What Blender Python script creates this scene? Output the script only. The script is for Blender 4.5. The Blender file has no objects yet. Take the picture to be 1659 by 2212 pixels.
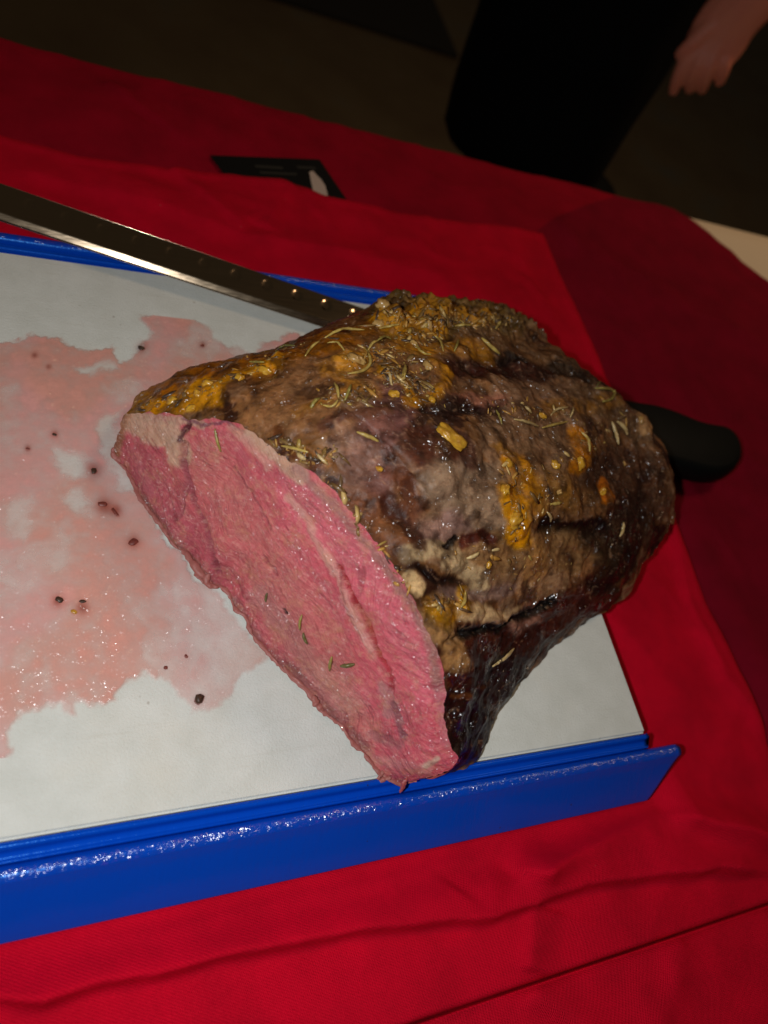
import bpy, bmesh, math, random
import numpy as np
from mathutils import Vector, Matrix
from mathutils.bvhtree import BVHTree
random.seed(7)
SC = bpy.context.scene
COL = SC.collection

# ------------------------------------------------------------------ camera
# world: origin = front right corner of the white board, x along its long side, y away, z up (metres)
W, H, F = 1659., 2212., 1534.
CX, CY = W/2, H/2
R = np.array([[0.90568278, -0.20432606, 0.37146945],
              [0.00558815, -0.87036857, -0.4923691],
              [0.42391918, 0.44800604, -0.78713602]])
CAM = np.array([-0.29975642, -0.03987975, 0.31647175])

def ray(px, py):
    return R.T @ np.array([(px-CX)/F, (py-CY)/F, 1.])
def at(px, py, z=0.):
    d = ray(px, py); t = (z-CAM[2])/d[2]
    return CAM + t*d
def on_plane(px, py, P0, n):
    d = ray(px, py); t = ((np.asarray(P0)-CAM)@n)/(d@n)
    return CAM + t*d
def project(P):
    q = (np.asarray(P)-CAM) @ R.T
    return np.stack([CX+F*q[..., 0]/q[..., 2], CY+F*q[..., 1]/q[..., 2]], -1)

cd = bpy.data.cameras.new('camera'); cam = bpy.data.objects.new('camera', cd); COL.objects.link(cam)
cam.matrix_world = Matrix([[R[0][0], -R[1][0], -R[2][0], CAM[0]],
                           [R[0][1], -R[1][1], -R[2][1], CAM[1]],
                           [R[0][2], -R[1][2], -R[2][2], CAM[2]], [0, 0, 0, 1]])
cd.sensor_fit = 'VERTICAL'; cd.sensor_height = 36; cd.lens = 36*F/H
cd.clip_start = 0.01; cd.clip_end = 60
cd.dof.use_dof = True; cd.dof.focus_distance = 0.335; cd.dof.aperture_fstop = 6.2
SC.camera = cam

# ------------------------------------------------------------------ light
w = bpy.data.worlds.new('World'); SC.world = w; w.use_nodes = True
bg = w.node_tree.nodes['Background']; bg.inputs[0].default_value = (1.0, .80, .55, 1); bg.inputs[1].default_value = 0.020
SC.view_settings.view_transform = 'Standard'; SC.view_settings.look = 'None'
SC.view_settings.exposure = 0; SC.view_settings.gamma = 1

fl = bpy.data.lights.new('phone_flash', 'AREA'); fl.shape = 'DISK'; fl.size = 0.012
fl.energy = 1.22; fl.color = (.96, .985, 1.0)
flo = bpy.data.objects.new('phone_flash', fl); COL.objects.link(flo)
FLP = Vector(CAM.tolist()) + Vector((-.080, -.004, .022))
flo.location = FLP
flo.rotation_euler = (Vector((.0, .06, 0))-FLP).to_track_quat('-Z', 'Y').to_euler()
cl = bpy.data.lights.new('added_hand_spot', 'SPOT'); cl.energy = 24; cl.color = (1, .66, .42); cl.spot_size = math.radians(40); cl.spot_blend = 1.; cl.shadow_soft_size = .15  # added spot without a seen source, brightens the hand and beige cloth
clo = bpy.data.objects.new('added_hand_spot', cl); COL.objects.link(clo)
clo.location = (.9, .5, 2.1); clo.rotation_euler = (Vector((.62, .85, -.02))-clo.location).to_track_quat('-Z', 'Y').to_euler()

cl = bpy.data.lights.new('added_warm_fill', 'AREA'); cl.shape = 'DISK'; cl.size = .5; cl.energy = 7.5; cl.color = (1, .68, .42)  # added warm fill from out of view, lifts the cloths and board
clo = bpy.data.objects.new('added_warm_fill', cl); COL.objects.link(clo)
clo.location = (1.1, .9, 1.9); clo.rotation_euler = (Vector((.35, .45, -.2))-clo.location).to_track_quat('-Z', 'Y').to_euler()

# ------------------------------------------------------------------ noise (numpy perlin)
_rs = np.random.RandomState(3); _perm = np.concatenate([_rs.permutation(256)]*3)
_g = _rs.normal(size=(256, 3)); _g /= np.linalg.norm(_g, axis=1)[:, None]
def perlin(P):
    P = np.asarray(P, float); i = np.floor(P).astype(int); f = P-i; u = f*f*f*(f*(f*6-15)+10)
    i &= 255
    out = 0
    for dx in (0, 1):
        for dy in (0, 1):
            for dz in (0, 1):
                h = _perm[_perm[_perm[i[..., 0]+dx]+i[..., 1]+dy]+i[..., 2]+dz]
                gr = _g[h]
                dot = gr[..., 0]*(f[..., 0]-dx)+gr[..., 1]*(f[..., 1]-dy)+gr[..., 2]*(f[..., 2]-dz)
                wt = (u[..., 0] if dx else 1-u[..., 0])*(u[..., 1] if dy else 1-u[..., 1])*(u[..., 2] if dz else 1-u[..., 2])
                out = out + dot*wt
    return out*1.6
def fbm(P, n=4, lac=2.1, g=.5):
    a = 1.; s = 0; P = np.asarray(P, float)
    for k in range(n):
        s = s+a*perlin(P+17.3*k); P = P*lac; a *= g
    return s
def sstep(x, a, b):
    t = np.clip((x-a)/(b-a), 0, 1); return t*t*(3-2*t)

def seg_dist(Q, pts):
    """distance of 2-D points Q to a polyline, signed side, and position along it"""
    best = np.full(len(Q), 1e9); sd = np.zeros(len(Q)); tt = np.zeros(len(Q))
    L = [0]
    for a, b in zip(pts[:-1], pts[1:]): L.append(L[-1]+math.dist(a, b))
    for k, (a, b) in enumerate(zip(pts[:-1], pts[1:])):
        a = np.array(a, float); b = np.array(b, float); d = b-a; l2 = d@d+1e-12
        t = np.clip(((Q-a)@d)/l2, 0, 1); e = Q-(a+t[:, None]*d); r = np.hypot(e[:, 0], e[:, 1])
        m = r < best; best[m] = r[m]
        s = np.sign(d[0]*e[:, 1]-d[1]*e[:, 0]); sd[m] = s[m]; tt[m] = (L[k]+t[m]*math.sqrt(l2))/L[-1]
    return best, sd, tt
def poly_sd(Q, poly):
    """signed distance to a closed polygon, positive inside"""
    pts = list(poly)+[poly[0]]; d, _, _ = seg_dist(Q, pts)
    ins = np.zeros(len(Q), bool)
    for (x0, y0), (x1, y1) in zip(pts[:-1], pts[1:]):
        c = ((y0 > Q[:, 1]) != (y1 > Q[:, 1])) & (Q[:, 0] < (x1-x0)*(Q[:, 1]-y0)/((y1-y0) or 1e-12)+x0); ins ^= c
    return np.where(ins, d, -d)

# ------------------------------------------------------------------ object helpers
def obj(name, verts, faces, mat=None, parent=None, smooth=True, col=None, **attrs):
    me = bpy.data.meshes.new(name)
    if isinstance(faces, np.ndarray):
        nf = len(faces); k = faces.shape[1]
        me.vertices.add(len(verts)); me.vertices.foreach_set('co', np.asarray(verts, np.float32).ravel())
        me.loops.add(nf*k); me.loops.foreach_set('vertex_index', faces.astype(np.int32).ravel())
        me.polygons.add(nf); me.polygons.foreach_set('loop_start', np.arange(0, nf*k, k, dtype=np.int32))
        me.update(calc_edges=True)
    else:
        me.from_pydata([tuple(map(float, v)) for v in verts], [], [tuple(f) for f in faces]); me.update()
    if smooth: me.polygons.foreach_set('use_smooth', np.ones(len(me.polygons), bool))
    if col is not None:
        a = me.color_attributes.new('paint', 'FLOAT_COLOR', 'POINT')
        c4 = np.ones((len(me.vertices), 4), np.float32); c4[:, :col.shape[1]] = col
        a.data.foreach_set('color', c4.ravel())
    for k, v in attrs.items():
        a = me.attributes.new(k, 'FLOAT', 'POINT'); a.data.foreach_set('value', np.asarray(v, np.float32))
    if mat: me.materials.append(mat)
    o = bpy.data.objects.new(name, me); COL.objects.link(o)
    if parent: o.parent = parent
    return o
def bm_obj(name, bm, mat, parent=None, smooth=True):
    me = bpy.data.meshes.new(name); bm.normal_update(); bm.to_mesh(me); bm.free()
    if smooth: me.polygons.foreach_set('use_smooth', np.ones(len(me.polygons), bool))
    if mat: me.materials.append(mat)
    o = bpy.data.objects.new(name, me); COL.objects.link(o)
    if parent: o.parent = parent
    return o
def empty(name, loc=(0, 0, 0)):
    o = bpy.data.objects.new(name, None); COL.objects.link(o); o.location = loc; o.empty_display_size = .02
    return o
def tag(o, label=None, cat=None, group=None, kind=None):
    if label: o['label'] = label
    if cat: o['category'] = cat
    if group: o['group'] = group
    if kind: o['kind'] = kind
    return o
def adopt(child, par):
    child.parent = par; child.matrix_parent_inverse = Matrix.Translation(-Vector(par.location))
def grid_faces(nu, nv):
    i = np.arange(nu-1)[:, None]*nv+np.arange(nv-1)[None]
    return np.stack([i, i+nv, i+nv+1, i+1], -1).reshape(-1, 4)

# ------------------------------------------------------------------ material helpers
class M:
    def __init__(s, name):
        s.m = bpy.data.materials.new(name); s.m.use_nodes = True; s.t = s.m.node_tree; s.n = s.t.nodes
        s.p = s.n['Principled BSDF']; s.tc = s.n.new('ShaderNodeTexCoord')
    def set(s, **k):
        for a, v in k.items():
            i = s.p.inputs[a.replace('_', ' ')]
            if isinstance(v, bpy.types.NodeSocket): s.t.links.new(v, i)
            elif isinstance(v, tuple) and len(v) == 3 and i.type == 'RGBA': i.default_value = (*v, 1)
            else: i.default_value = v
        return s
    def link(s, a, b): s.t.links.new(a, b)
    def mapping(s, scale=(1, 1, 1), rot=(0, 0, 0)):
        n = s.n.new('ShaderNodeMapping'); n.inputs['Scale'].default_value = scale; n.inputs['Rotation'].default_value = rot
        s.link(s.tc.outputs['Object'], n.inputs[0]); return n.outputs[0]
    def noise(s, scale, detail=4, rough=.6, vec=None, dist=0.):
        n = s.n.new('ShaderNodeTexNoise'); n.inputs['Scale'].default_value = scale; n.inputs['Detail'].default_value = detail
        n.inputs['Roughness'].default_value = rough; n.inputs['Distortion'].default_value = dist
        s.link(vec or s.tc.outputs['Object'], n.inputs['Vector']); return n.outputs[0]
    def voro(s, scale, vec=None, feature='F1'):
        n = s.n.new('ShaderNodeTexVoronoi'); n.inputs['Scale'].default_value = scale; n.feature = feature
        s.link(vec or s.tc.outputs['Object'], n.inputs['Vector']); return n.outputs[0]
    def wave(s, scale, vec=None, dist=0., direction='X'):
        n = s.n.new('ShaderNodeTexWave'); n.inputs['Scale'].default_value = scale; n.inputs['Distortion'].default_value = dist
        n.bands_direction = direction; n.inputs['Detail Scale'].default_value = 1.5
        s.link(vec or s.tc.outputs['Object'], n.inputs['Vector']); return n.outputs[1]
    def ramp(s, v, stops):
        n = s.n.new('ShaderNodeValToRGB'); e = n.color_ramp.elements
        while len(e) < len(stops): e.new(.5)
        for q, (p, c) in zip(e, stops):
            q.position = p; q.color = (*c, 1) if isinstance(c, tuple) else (c, c, c, 1)
        s.link(v, n.inputs[0]); return n.outputs[0]
    def math(s, op, a, b=None, c=None):
        n = s.n.new('ShaderNodeMath'); n.operation = op
        for k, v in enumerate((a, b, c)):
            if v is None: continue
            if isinstance(v, bpy.types.NodeSocket): s.link(v, n.inputs[k])
            else: n.inputs[k].default_value = v
        return n.outputs[0]
    def mix(s, f, a, b, mode='MIX'):
        n = s.n.new('ShaderNodeMix'); n.data_type = 'RGBA'; n.blend_type = mode
        for k, v in ((0, f), (6, a), (7, b)):
            if isinstance(v, bpy.types.NodeSocket): s.link(v, n.inputs[k])
            elif isinstance(v, tuple): n.inputs[k].default_value = (*v, 1)
            else: n.inputs[k].default_value = v
        return n.outputs[2]
    def attr(s, name, fac=False):
        n = s.n.new('ShaderNodeAttribute'); n.attribute_name = name; return n.outputs['Fac'] if fac else n.outputs['Color']
    def bump(s, h, strength=.5, dist=.001, normal=None, coat=False):
        n = s.n.new('ShaderNodeBump'); n.inputs['Strength'].default_value = strength; n.inputs['Distance'].default_value = dist
        s.link(h, n.inputs['Height'])
        if normal: s.link(normal, n.inputs['Normal'])
        s.link(n.outputs[0], s.p.inputs['Normal'])
        if coat: s.link(n.outputs[0], s.p.inputs['Coat Normal'])
        return n.outputs[0]

def wet(m, scale, slope, ior=1.8, rough=.16, vec=None):
    # wet film: small beads and facets that tilt the shiny top coat; slope = rise over run of a bead's flank
    v1 = m.n.new('ShaderNodeTexVoronoi'); v1.inputs['Scale'].default_value = scale; m.link(vec or m.tc.outputs['Object'], v1.inputs['Vector'])
    nz = m.noise(scale*.45, 3, .6)
    h = m.math('ADD', v1.outputs[0], m.math('MULTIPLY', nz, 3.2))
    n = m.n.new('ShaderNodeBump'); n.inputs['Strength'].default_value = 1.; n.inputs['Distance'].default_value = slope/scale
    m.link(h, n.inputs['Height']); m.link(n.outputs[0], m.p.inputs['Coat Normal'])
    m.p.inputs['Coat IOR'].default_value = ior; m.p.inputs['Coat Roughness'].default_value = rough

def cloth_mat(name, colr, dark, rot=.5):
    m = M(name)
    v = m.mapping((1, 1, 1), (0, 0, rot))
    w1 = m.wave(420, v, .6, 'X'); w2 = m.wave(300, v, 1.2, 'Y')
    thr = m.math('MULTIPLY', w1, m.math('ADD', m.math('MULTIPLY', w2, .6), .4))
    sp = m.noise(1900, 2, .7)
    big = m.noise(30, 4, .6)
    c = m.mix(m.ramp(big, [(.35, 0.), (.7, 1.)]), colr, tuple(x*.74 for x in colr))
    c = m.mix(m.math('MULTIPLY', thr, .38), c, dark)
    c = m.mix(m.ramp(sp, [(.62, 0.), (.80, .55)]), c, (min(1, colr[0]*1.2), .02, .03))  # lighter red specks: fabric sparkle put into the colour
    lint = m.voro(60); c = m.mix(m.ramp(lint, [(.018, .35), (.035, 0.)]), c, (.75, .2, .17))
    m.set(Base_Color=c, Roughness=.7, Specular_IOR_Level=.10)
    hgt = m.math('ADD', m.math('MULTIPLY', thr, .6), m.math('MULTIPLY', sp, .7))
    m.bump(hgt, .85, .0007)
    return m.m
mat_red = cloth_mat('bright red cloth', (.76, .0006, .024), (.36, .0003, .011))
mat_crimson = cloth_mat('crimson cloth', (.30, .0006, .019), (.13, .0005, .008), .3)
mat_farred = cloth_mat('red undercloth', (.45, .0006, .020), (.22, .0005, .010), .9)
m = M('beige cloth'); n_ = m.noise(500, 3); m.set(Base_Color=m.mix(n_, (.85, .72, .52), (.72, .60, .42)), Roughness=.8); m.bump(n_, .4, .0005); mat_beige = m.m

m = M('floor'); n_ = m.noise(3.5, 5, .6)
m.set(Base_Color=m.ramp(n_, [(.3, (.085, .055, .024)), (.55, (.11, .078, .038)), (.75, (.085, .085, .07))]), Roughness=.6); m.bump(m.noise(60, 4), .3, .002); mat_floor = m.m
m = M('black mat'); m.set(Base_Color=(.012, .010, .008), Roughness=.9); mat_mat = m.m
m = M('wood table top'); m.set(Base_Color=(.25, .16, .09), Roughness=.6); mat_wood = m.m

m = M('white board plastic')
fine = m.noise(900, 3, .7); med = m.noise(60, 5, .6); sc1 = m.noise(14, 5, .65, m.mapping((1, 18, 1), (0, 0, .35)))
c = m.mix(m.ramp(med, [(.35, 0.), (.72, 1.)]), (.71, .72, .67), (.63, .64, .585))
c = m.mix(m.ramp(sc1, [(.60, 0.), (.70, .28)]), c, (.56, .53, .45))
c = m.mix(m.ramp(m.voro(55), [(.022, .55), (.05, 0.)]), c, (.32, .28, .22))
c = m.mix(m.ramp(m.noise(9, 4, .7), [(.55, 0.), (.75, .25)]), c, (.70, .60, .44))
m.set(Base_Color=c, Roughness=.6, Specular_IOR_Level=.2, Subsurface_Weight=.1, Subsurface_Radius=(.004, .004, .004), Subsurface_Scale=.5)
m.bump(m.math('ADD', fine, m.math('MULTIPLY', sc1, .12)), .5, .0008); mat_board = m.m

m = M('blue rail plastic')
v = m.mapping((1, .22, .22)); st = m.noise(420, 3, .7, v); big = m.noise(22, 3)
wear = m.ramp(m.noise(420, 4, .8, m.mapping((1, .25, .25), (0, 0, .4))), [(.56, 0.), (.66, 1.)])
c = m.mix(m.ramp(m.noise(240, 3, .8), [(.70, 0.), (.80, .5)]), (.001, .060, .50), (.01, .14, .70))
c = m.mix(m.ramp(m.voro(60), [(.02, .9), (.035, 0.)]), c, (.03, .012, .008))
m.set(Base_Color=c, Roughness=m.ramp(big, [(.3, .20), (.7, .28)]), Specular_IOR_Level=.5, Specular_Tint=(.12, .45, 1.))
m.bump(st, 1., .00025)
sp = m.n.new('ShaderNodeSeparateXYZ'); m.link(m.tc.outputs['Object'], sp.inputs[0])
dy = m.math('ABSOLUTE', m.math('SUBTRACT', sp.outputs[1], .1525)); dd = m.math('ABSOLUTE', m.math('SUBTRACT', dy, .1643))
msk = m.math('MULTIPLY', m.ramp(m.math('MULTIPLY', dd, 100.), [(.12, 1.), (.26, 0.)]), m.ramp(m.noise(120, 3, .7), [(.36, .15), (.55, 1.)]))
wet(m, 420, .34, 2.4, .19, m.mapping((1, .3, .3))); m.set(Coat_Weight=msk); mat_blue = m.m

m = M('knife steel')
br = m.noise(700, 2, .6, m.mapping((.04, 1, 1), (0, 0, -.26)))
m.set(Base_Color=(.62, .47, .32), Metallic=1., Roughness=m.ramp(br, [(.3, .13), (.7, .18)])); m.bump(br, .05, .0003); mat_steel = m.m
m = M('knife handle plastic'); m.set(Base_Color=(.003, .0035, .003), Roughness=.6, Specular_IOR_Level=.12); m.bump(m.noise(900, 3), .2, .0004); mat_handle = m.m
m = M('card black'); m.set(Base_Color=(.003, .003, .003), Roughness=.6, Specular_IOR_Level=.2); mat_card = m.m
m = M('card print white'); m.set(Base_Color=(.55, .42, .34), Roughness=.6); mat_print = m.m
m = M('card print grey'); m.set(Base_Color=(.016, .014, .010), Roughness=.6); mat_printg = m.m
m = M('black clothing'); m.set(Base_Color=(.0035, .0035, .0035), Roughness=.9, Specular_IOR_Level=.1); mat_clothes = m.m
m = M('skin'); m.set(Base_Color=m.mix(m.noise(25, 4), (.80, .30, .17), (.72, .20, .13)), Roughness=.55, Subsurface_Weight=.2, Subsurface_Radius=(.02, .006, .003), Subsurface_Scale=.5); mat_skin = m.m

# crust
m = M('roast crust'); pc = m.attr('paint'); gl = m.attr('glaze', True)
n1 = m.noise(70, 5, .65, dist=.6); n2 = m.noise(260, 4, .7); n3 = m.noise(900, 3, .7); fib = m.noise(55, 5, .7, m.mapping((1.6, 9, 4), (0, 0, -.35)), .4)
c = m.mix(m.ramp(n2, [(.38, .5), (.52, 0.)]), pc, m.mix(1., pc, (.35, .25, .22), 'MULTIPLY'))
c = m.mix(m.ramp(fib, [(.50, 0.), (.66, .40)]), c, m.mix(1., c, (1.7, 1.6, 1.5), 'MULTIPLY'))
c = m.mix(m.ramp(n3, [(.60, 0.), (.78, .5)]), c, m.mix(1., c, (.4, .32, .28), 'MULTIPLY'))
m.set(Base_Color=c, Specular_IOR_Level=.22, Coat_Weight=m.ramp(m.noise(55, 4, .7), [(.50, .05), (.62, .9)]), Coat_Roughness=.13,
      Roughness=m.ramp(n1, [(.3, .32), (.7, .60)]), Subsurface_Weight=.12, Subsurface_Radius=(.004, .0015, .001), Subsurface_Scale=.6)
hh = m.math('ADD', m.math('MULTIPLY', n2, 1.2), m.math('ADD', m.math('MULTIPLY', n3, .5), m.math('MULTIPLY', fib, .5)))
m.bump(hh, .42, .0009)
wet(m, 150, 1.1, 1.8, .19); mat_crust = m.m

# cut face: fibres run along the slice, swirling
m = M('pink cut meat'); pc = m.attr('paint')
uvw = m.attr('fibre')
f1 = m.noise(8.0, 6, .75, uvw, .3); f2 = m.noise(16., 4, .75, m.mapping((9, 24, 30), (0, .5, .7)), .3); f3 = m.noise(800, 3, .75)
c = m.mix(m.ramp(f1, [(.38, .75), (.51, 0.)]), pc, m.mix(1., pc, (.72, .50, .52), 'MULTIPLY'))
c = m.mix(m.ramp(f2, [(.50, 0.), (.66, .55)]), c, m.mix(.5, pc, (.95, .56, .45)))
c = m.mix(m.ramp(m.noise(110, 6, .78), [(.50, 0.), (.66, .50)]), c, (.68, .32, .18))
c = m.mix(m.ramp(f3, [(.56, 0.), (.75, .35)]), c, m.mix(1., c, (.7, .5, .5), 'MULTIPLY'))
m.set(Base_Color=c, Roughness=.5, Specular_IOR_Level=.3, Coat_Weight=m.math('MAXIMUM', m.ramp(m.noise(60, 4, .7), [(.44, .08), (.64, .8)]), m.attr('wetness', True)), Coat_Roughness=.13, Subsurface_Weight=.18, Subsurface_Radius=(.006, .002, .0015), Subsurface_Scale=.6)
m.bump(m.math('ADD', m.math('MULTIPLY', f1, 1.3), m.math('ADD', m.math('MULTIPLY', f2, .35), m.math('MULTIPLY', f3, .35))), .8, .0012); wet(m, 260, 1.25, 2.0, .18); mat_face = m.m

def food(name, c1, c2, sc=300, rough=.3, coat=.4, sss=.2):
    m = M(name); n = m.noise(sc, 4, .65)
    m.set(Base_Color=m.mix(m.ramp(n, [(.3, 0.), (.7, 1.)]), c1, c2), Roughness=rough, Coat_Weight=coat, Coat_Roughness=.12,
          Subsurface_Weight=sss, Subsurface_Radius=(.003, .002, .001), Subsurface_Scale=.5)
    m.bump(n, .4, .0006, coat=True); return m.m
mat_garlic = food('yellow garlic', (.68, .38, .035), (.42, .18, .015))
mat_garlic_pale = food('pale garlic', (.52, .32, .10), (.38, .20, .06))
mat_needle = food('green rosemary', (.40, .32, .07), (.20, .15, .035), 260, .4)
mat_needle_pale = food('pale rosemary', (.66, .48, .22), (.40, .27, .10), 260, .4)
mat_needle_gold = food('gold rosemary', (.60, .44, .11), (.32, .20, .045), 260, .4)
mat_needle_dark = food('dark rosemary', (.16, .14, .035), (.10, .08, .02), 500, .4)
mat_crumb_dark = food('charred crumb', (.03, .014, .007), (.07, .03, .012), 800, .5, .12, 0)
mat_crumb_red = food('red brown crumb', (.26, .05, .03), (.12, .025, .018), 800, .5, .12, .1)
m = M('herb crumbs'); m.set(Base_Color=m.attr('paint'), Roughness=.5, Coat_Weight=.5, Coat_Roughness=.15); m.bump(m.noise(900, 3), .4, .0005); mat_crumbs = m.m
m = M('meat juice film'); pc = m.attr('paint'); al = m.attr('film', True)
j1 = m.noise(330, 4, .7, m.mapping((1, 1, 1))); j2 = m.noise(60, 4, .6)
af = m.math('MULTIPLY', al, m.math('ADD', .62, m.math('MULTIPLY', j2, .6)))
af = m.math('MULTIPLY', af, m.math('ADD', .80, m.math('MULTIPLY', j1, .35)))
m.set(Base_Color=pc, Alpha=af, Roughness=.3, Specular_IOR_Level=.3, Coat_Weight=m.ramp(m.noise(45, 4, .7), [(.42, .15), (.62, .95)]), Coat_Roughness=.12)
m.bump(m.math('ADD', j1, m.math('MULTIPLY', j2, .6)), .3, .0006); wet(m, 430, .23, 1.5, .13); mat_juice = m.m

# ------------------------------------------------------------------ floor and tables
FZ = -.77
o = obj('floor', [(-8, -6, FZ), (8, -6, FZ), (8, 12, FZ), (-8, 12, FZ)], [(0, 1, 2, 3)], mat_floor); tag(o, kind='structure')
def box(name, x0, x1, y0, y1, z0, z1, mat, parent=None, bev=0.):
    bm = bmesh.new(); bmesh.ops.create_cube(bm, size=1)
    for v in bm.verts: v.co = ((x0+x1)/2+v.co.x*(x1-x0), (y0+y1)/2+v.co.y*(y1-y0), (z0+z1)/2+v.co.z*(z1-z0))
    if bev: bmesh.ops.bevel(bm, geom=bm.edges[:], offset=bev, segments=3, affect='EDGES')
    return bm_obj(name, bm, mat, parent, smooth=False)
o = box('floor_mat', -3.0, .985, 2.41, 4.2, FZ+.002, FZ+.012, mat_mat, bev=.003)
tag(o, 'large black mat on the dark floor, far behind the table at the top edge', 'floor mat')

TZ = -.0285
def table(name, x0, x1, y0, y1, label):
    t = empty(name, ((x0+x1)/2, (y0+y1)/2, FZ))
    for p in (box('table_top', x0, x1, y0, y1, TZ-.03, TZ, mat_wood, bev=.003),
              *[box('leg', a-.02, a+.02, b-.02, b+.02, FZ, TZ-.03, mat_wood, bev=.003) for a in (x0+.06, x1-.06) for b in (y0+.06, y1-.06)]):
        adopt(p, t)
    tag(t, label, 'table'); return t
SEAM = -.0945
table('table', -.9, .80, SEAM, .548, 'buffet table under the red cloths that carries the cutting board')
table('table', -.9, .80, -.70, SEAM-.004, 'second table pushed up against the front seam, nearest the viewer')

def cloth(name, x0, x1, y0, y1, z, step, mat, hfun, keep=None, drape_back=None, drape_front=None, back_dist=.35, brad=.008, warp_xy=None):
    xs = np.linspace(x0, x1, int((x1-x0)/step)+1); ys = np.linspace(y0, y1, int((y1-y0)/step)+1)
    rows = [(y, 0., 1.) for y in ys]
    if drape_back is not None:      # rows going over the far edge and down
        for k in range(1, 40):
            s = back_dist*k/39.; a = min(s/.012, 1)*math.pi/2
            rows.append((y1+brad*math.sin(a), -brad*(1-math.cos(a))-max(0, s-.012), 0.))
    if drape_front is not None:
        rr = []
        for k in range(12, 0, -1):
            s = drape_front*k/12.; a = min(s/.003, 1)*math.pi/2
            rr.append((y0-.0015*math.sin(a), -.0015*(1-math.cos(a))-max(0, s-.003), 1.))
        rows = rr+rows
    X, Yi = np.meshgrid(xs, np.arange(len(rows)), indexing='ij')
    ra = np.array(rows); Y = ra[Yi, 0]; Z = z+ra[Yi, 1]
    if warp_xy is not None: X, Y = warp_xy(X, Y)
    Q = np.stack([X.ravel(), np.clip(Y.ravel(), y0, y1)], 1)
    hz = hfun(Q).reshape(X.shape)
    Z = Z+hz*np.where(ra[Yi, 1] < -1e-6, 0, 1)
    hang = ra[Yi, 1] < -.02
    Y = Y+np.where(hang & (ra[Yi, 0] > y1), (.006+.006*np.sin(X*38+2*np.sin(X*9)))*np.clip(-ra[Yi, 1]/.1, 0, 1.6), 0)
    V = np.stack([X.ravel(), Y.ravel(), Z.ravel()], 1); Fc = grid_faces(len(xs), len(rows))
    if keep is not None:
        k = keep(V); fk = k[Fc].all(1); Fc = Fc[fk]
        used = np.unique(Fc); mp = -np.ones(len(V), int); mp[used] = np.arange(len(used)); V = V[used]; Fc = mp[Fc]
    return obj(name, V, Fc[:, ::-1] if False else Fc, mat)

def wp(full):   # full-resolution photo pixels -> table plane xy
    return [tuple(at(x/1.1574, y/1.1574, -.021)[:2]) for x, y in full]
# (polyline, height mm, width on left side mm, width on right side mm)
FOLDS = [
    (wp([(-300, 2410), (199, 2346), (422, 2316), (542, 2292), (717, 2244), (1000, 2183), (1250, 2120)]), 2.6, 2.4, 20),
    (wp([(-300, 2440), (0, 2488), (108, 2497), (271, 2448), (458, 2412), (603, 2376), (753, 2346), (1000, 2310), (1222, 2291), (1333, 2252), (1444, 2210), (1610, 2194), (1776, 2172), (1960, 2195)]), 4.4, 1.7, 22),
    (wp([(1277, 2221), (1355, 2166), (1444, 2122), (1527, 2077), (1627, 2033), (1693, 2050), (1804, 2077), (2000, 2130)]), 5.0, 5, 11),
    (wp([(1327, 2255), (1322, 2330), (1316, 2430)]), 1.8, 3, 14),
    (wp([(1305, 2090), (1300, 2140), (1290, 2190)]), 1.6, 4, 10),
    (wp([(1120, 2230), (1150, 2160), (1240, 2150), (1290, 2185)]), -1.5, 8, 8),
    (wp([(0, 690), (200, 745), (400, 800), (560, 850)]), 1.6, 8, 8),
    (wp([(0, 420), (110, 445), (400, 520), (620, 590), (880, 640), (1140, 700)]), 1.4, 6, 20),
    (wp([(420, 420), (520, 500), (620, 575)]), 1.6, 5, 14),
    (wp([(660, 580), (700, 500), (740, 470)]), 1.4, 5, 12),
    (wp([(1330, 700), (1250, 760), (1200, 820)]), 1.5, 10, 14),
    (wp([(1650, 1250), (1720, 1500), (1800, 1700), (1930, 1870)]), 2.2, 4, 14),
    (wp([(1560, 2050), (1700, 1950), (1930, 1900)]), 1.2, 10, 14)]
def fold_h(Q, folds, base=.0009):
    h = base*3.*fbm(np.c_[Q*9, np.zeros(len(Q))], 2)+base*1.8*fbm(np.c_[Q*np.array([14, 24]), np.ones(len(Q))*6], 2)+.0012*np.clip(1-np.abs(fbm(np.c_[Q*13, np.zeros(len(Q))+4], 2))*3, 0, 1)+.0003*fbm(np.c_[Q*45, np.ones(len(Q))], 2)
    Qw = Q+.0012*np.stack([perlin(np.c_[Q*40, np.full(len(Q), 3.)]), perlin(np.c_[Q*40, np.full(len(Q), 9.)])], 1)
    for pts, A, w1, w2 in folds:
        d, s, t = seg_dist(Qw, pts); wd = np.where(s < 0, w1, w2)*.001
        fade = sstep(t, 0, .08)*(1-sstep(t, .9, 1))
        h = h+A*.0022*np.exp(-(d/(wd*1.15))**1.5)*fade
    return h
def under_board(Q):   # 0 under the board, rising to 1 outside
    dx = np.maximum(np.maximum(-.9-Q[:, 0], Q[:, 0]-.006), 0); dy = np.maximum(np.maximum(-.034-Q[:, 1], Q[:, 1]-.335), 0)
    return sstep(np.hypot(dx, dy), .0, .022)

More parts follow.
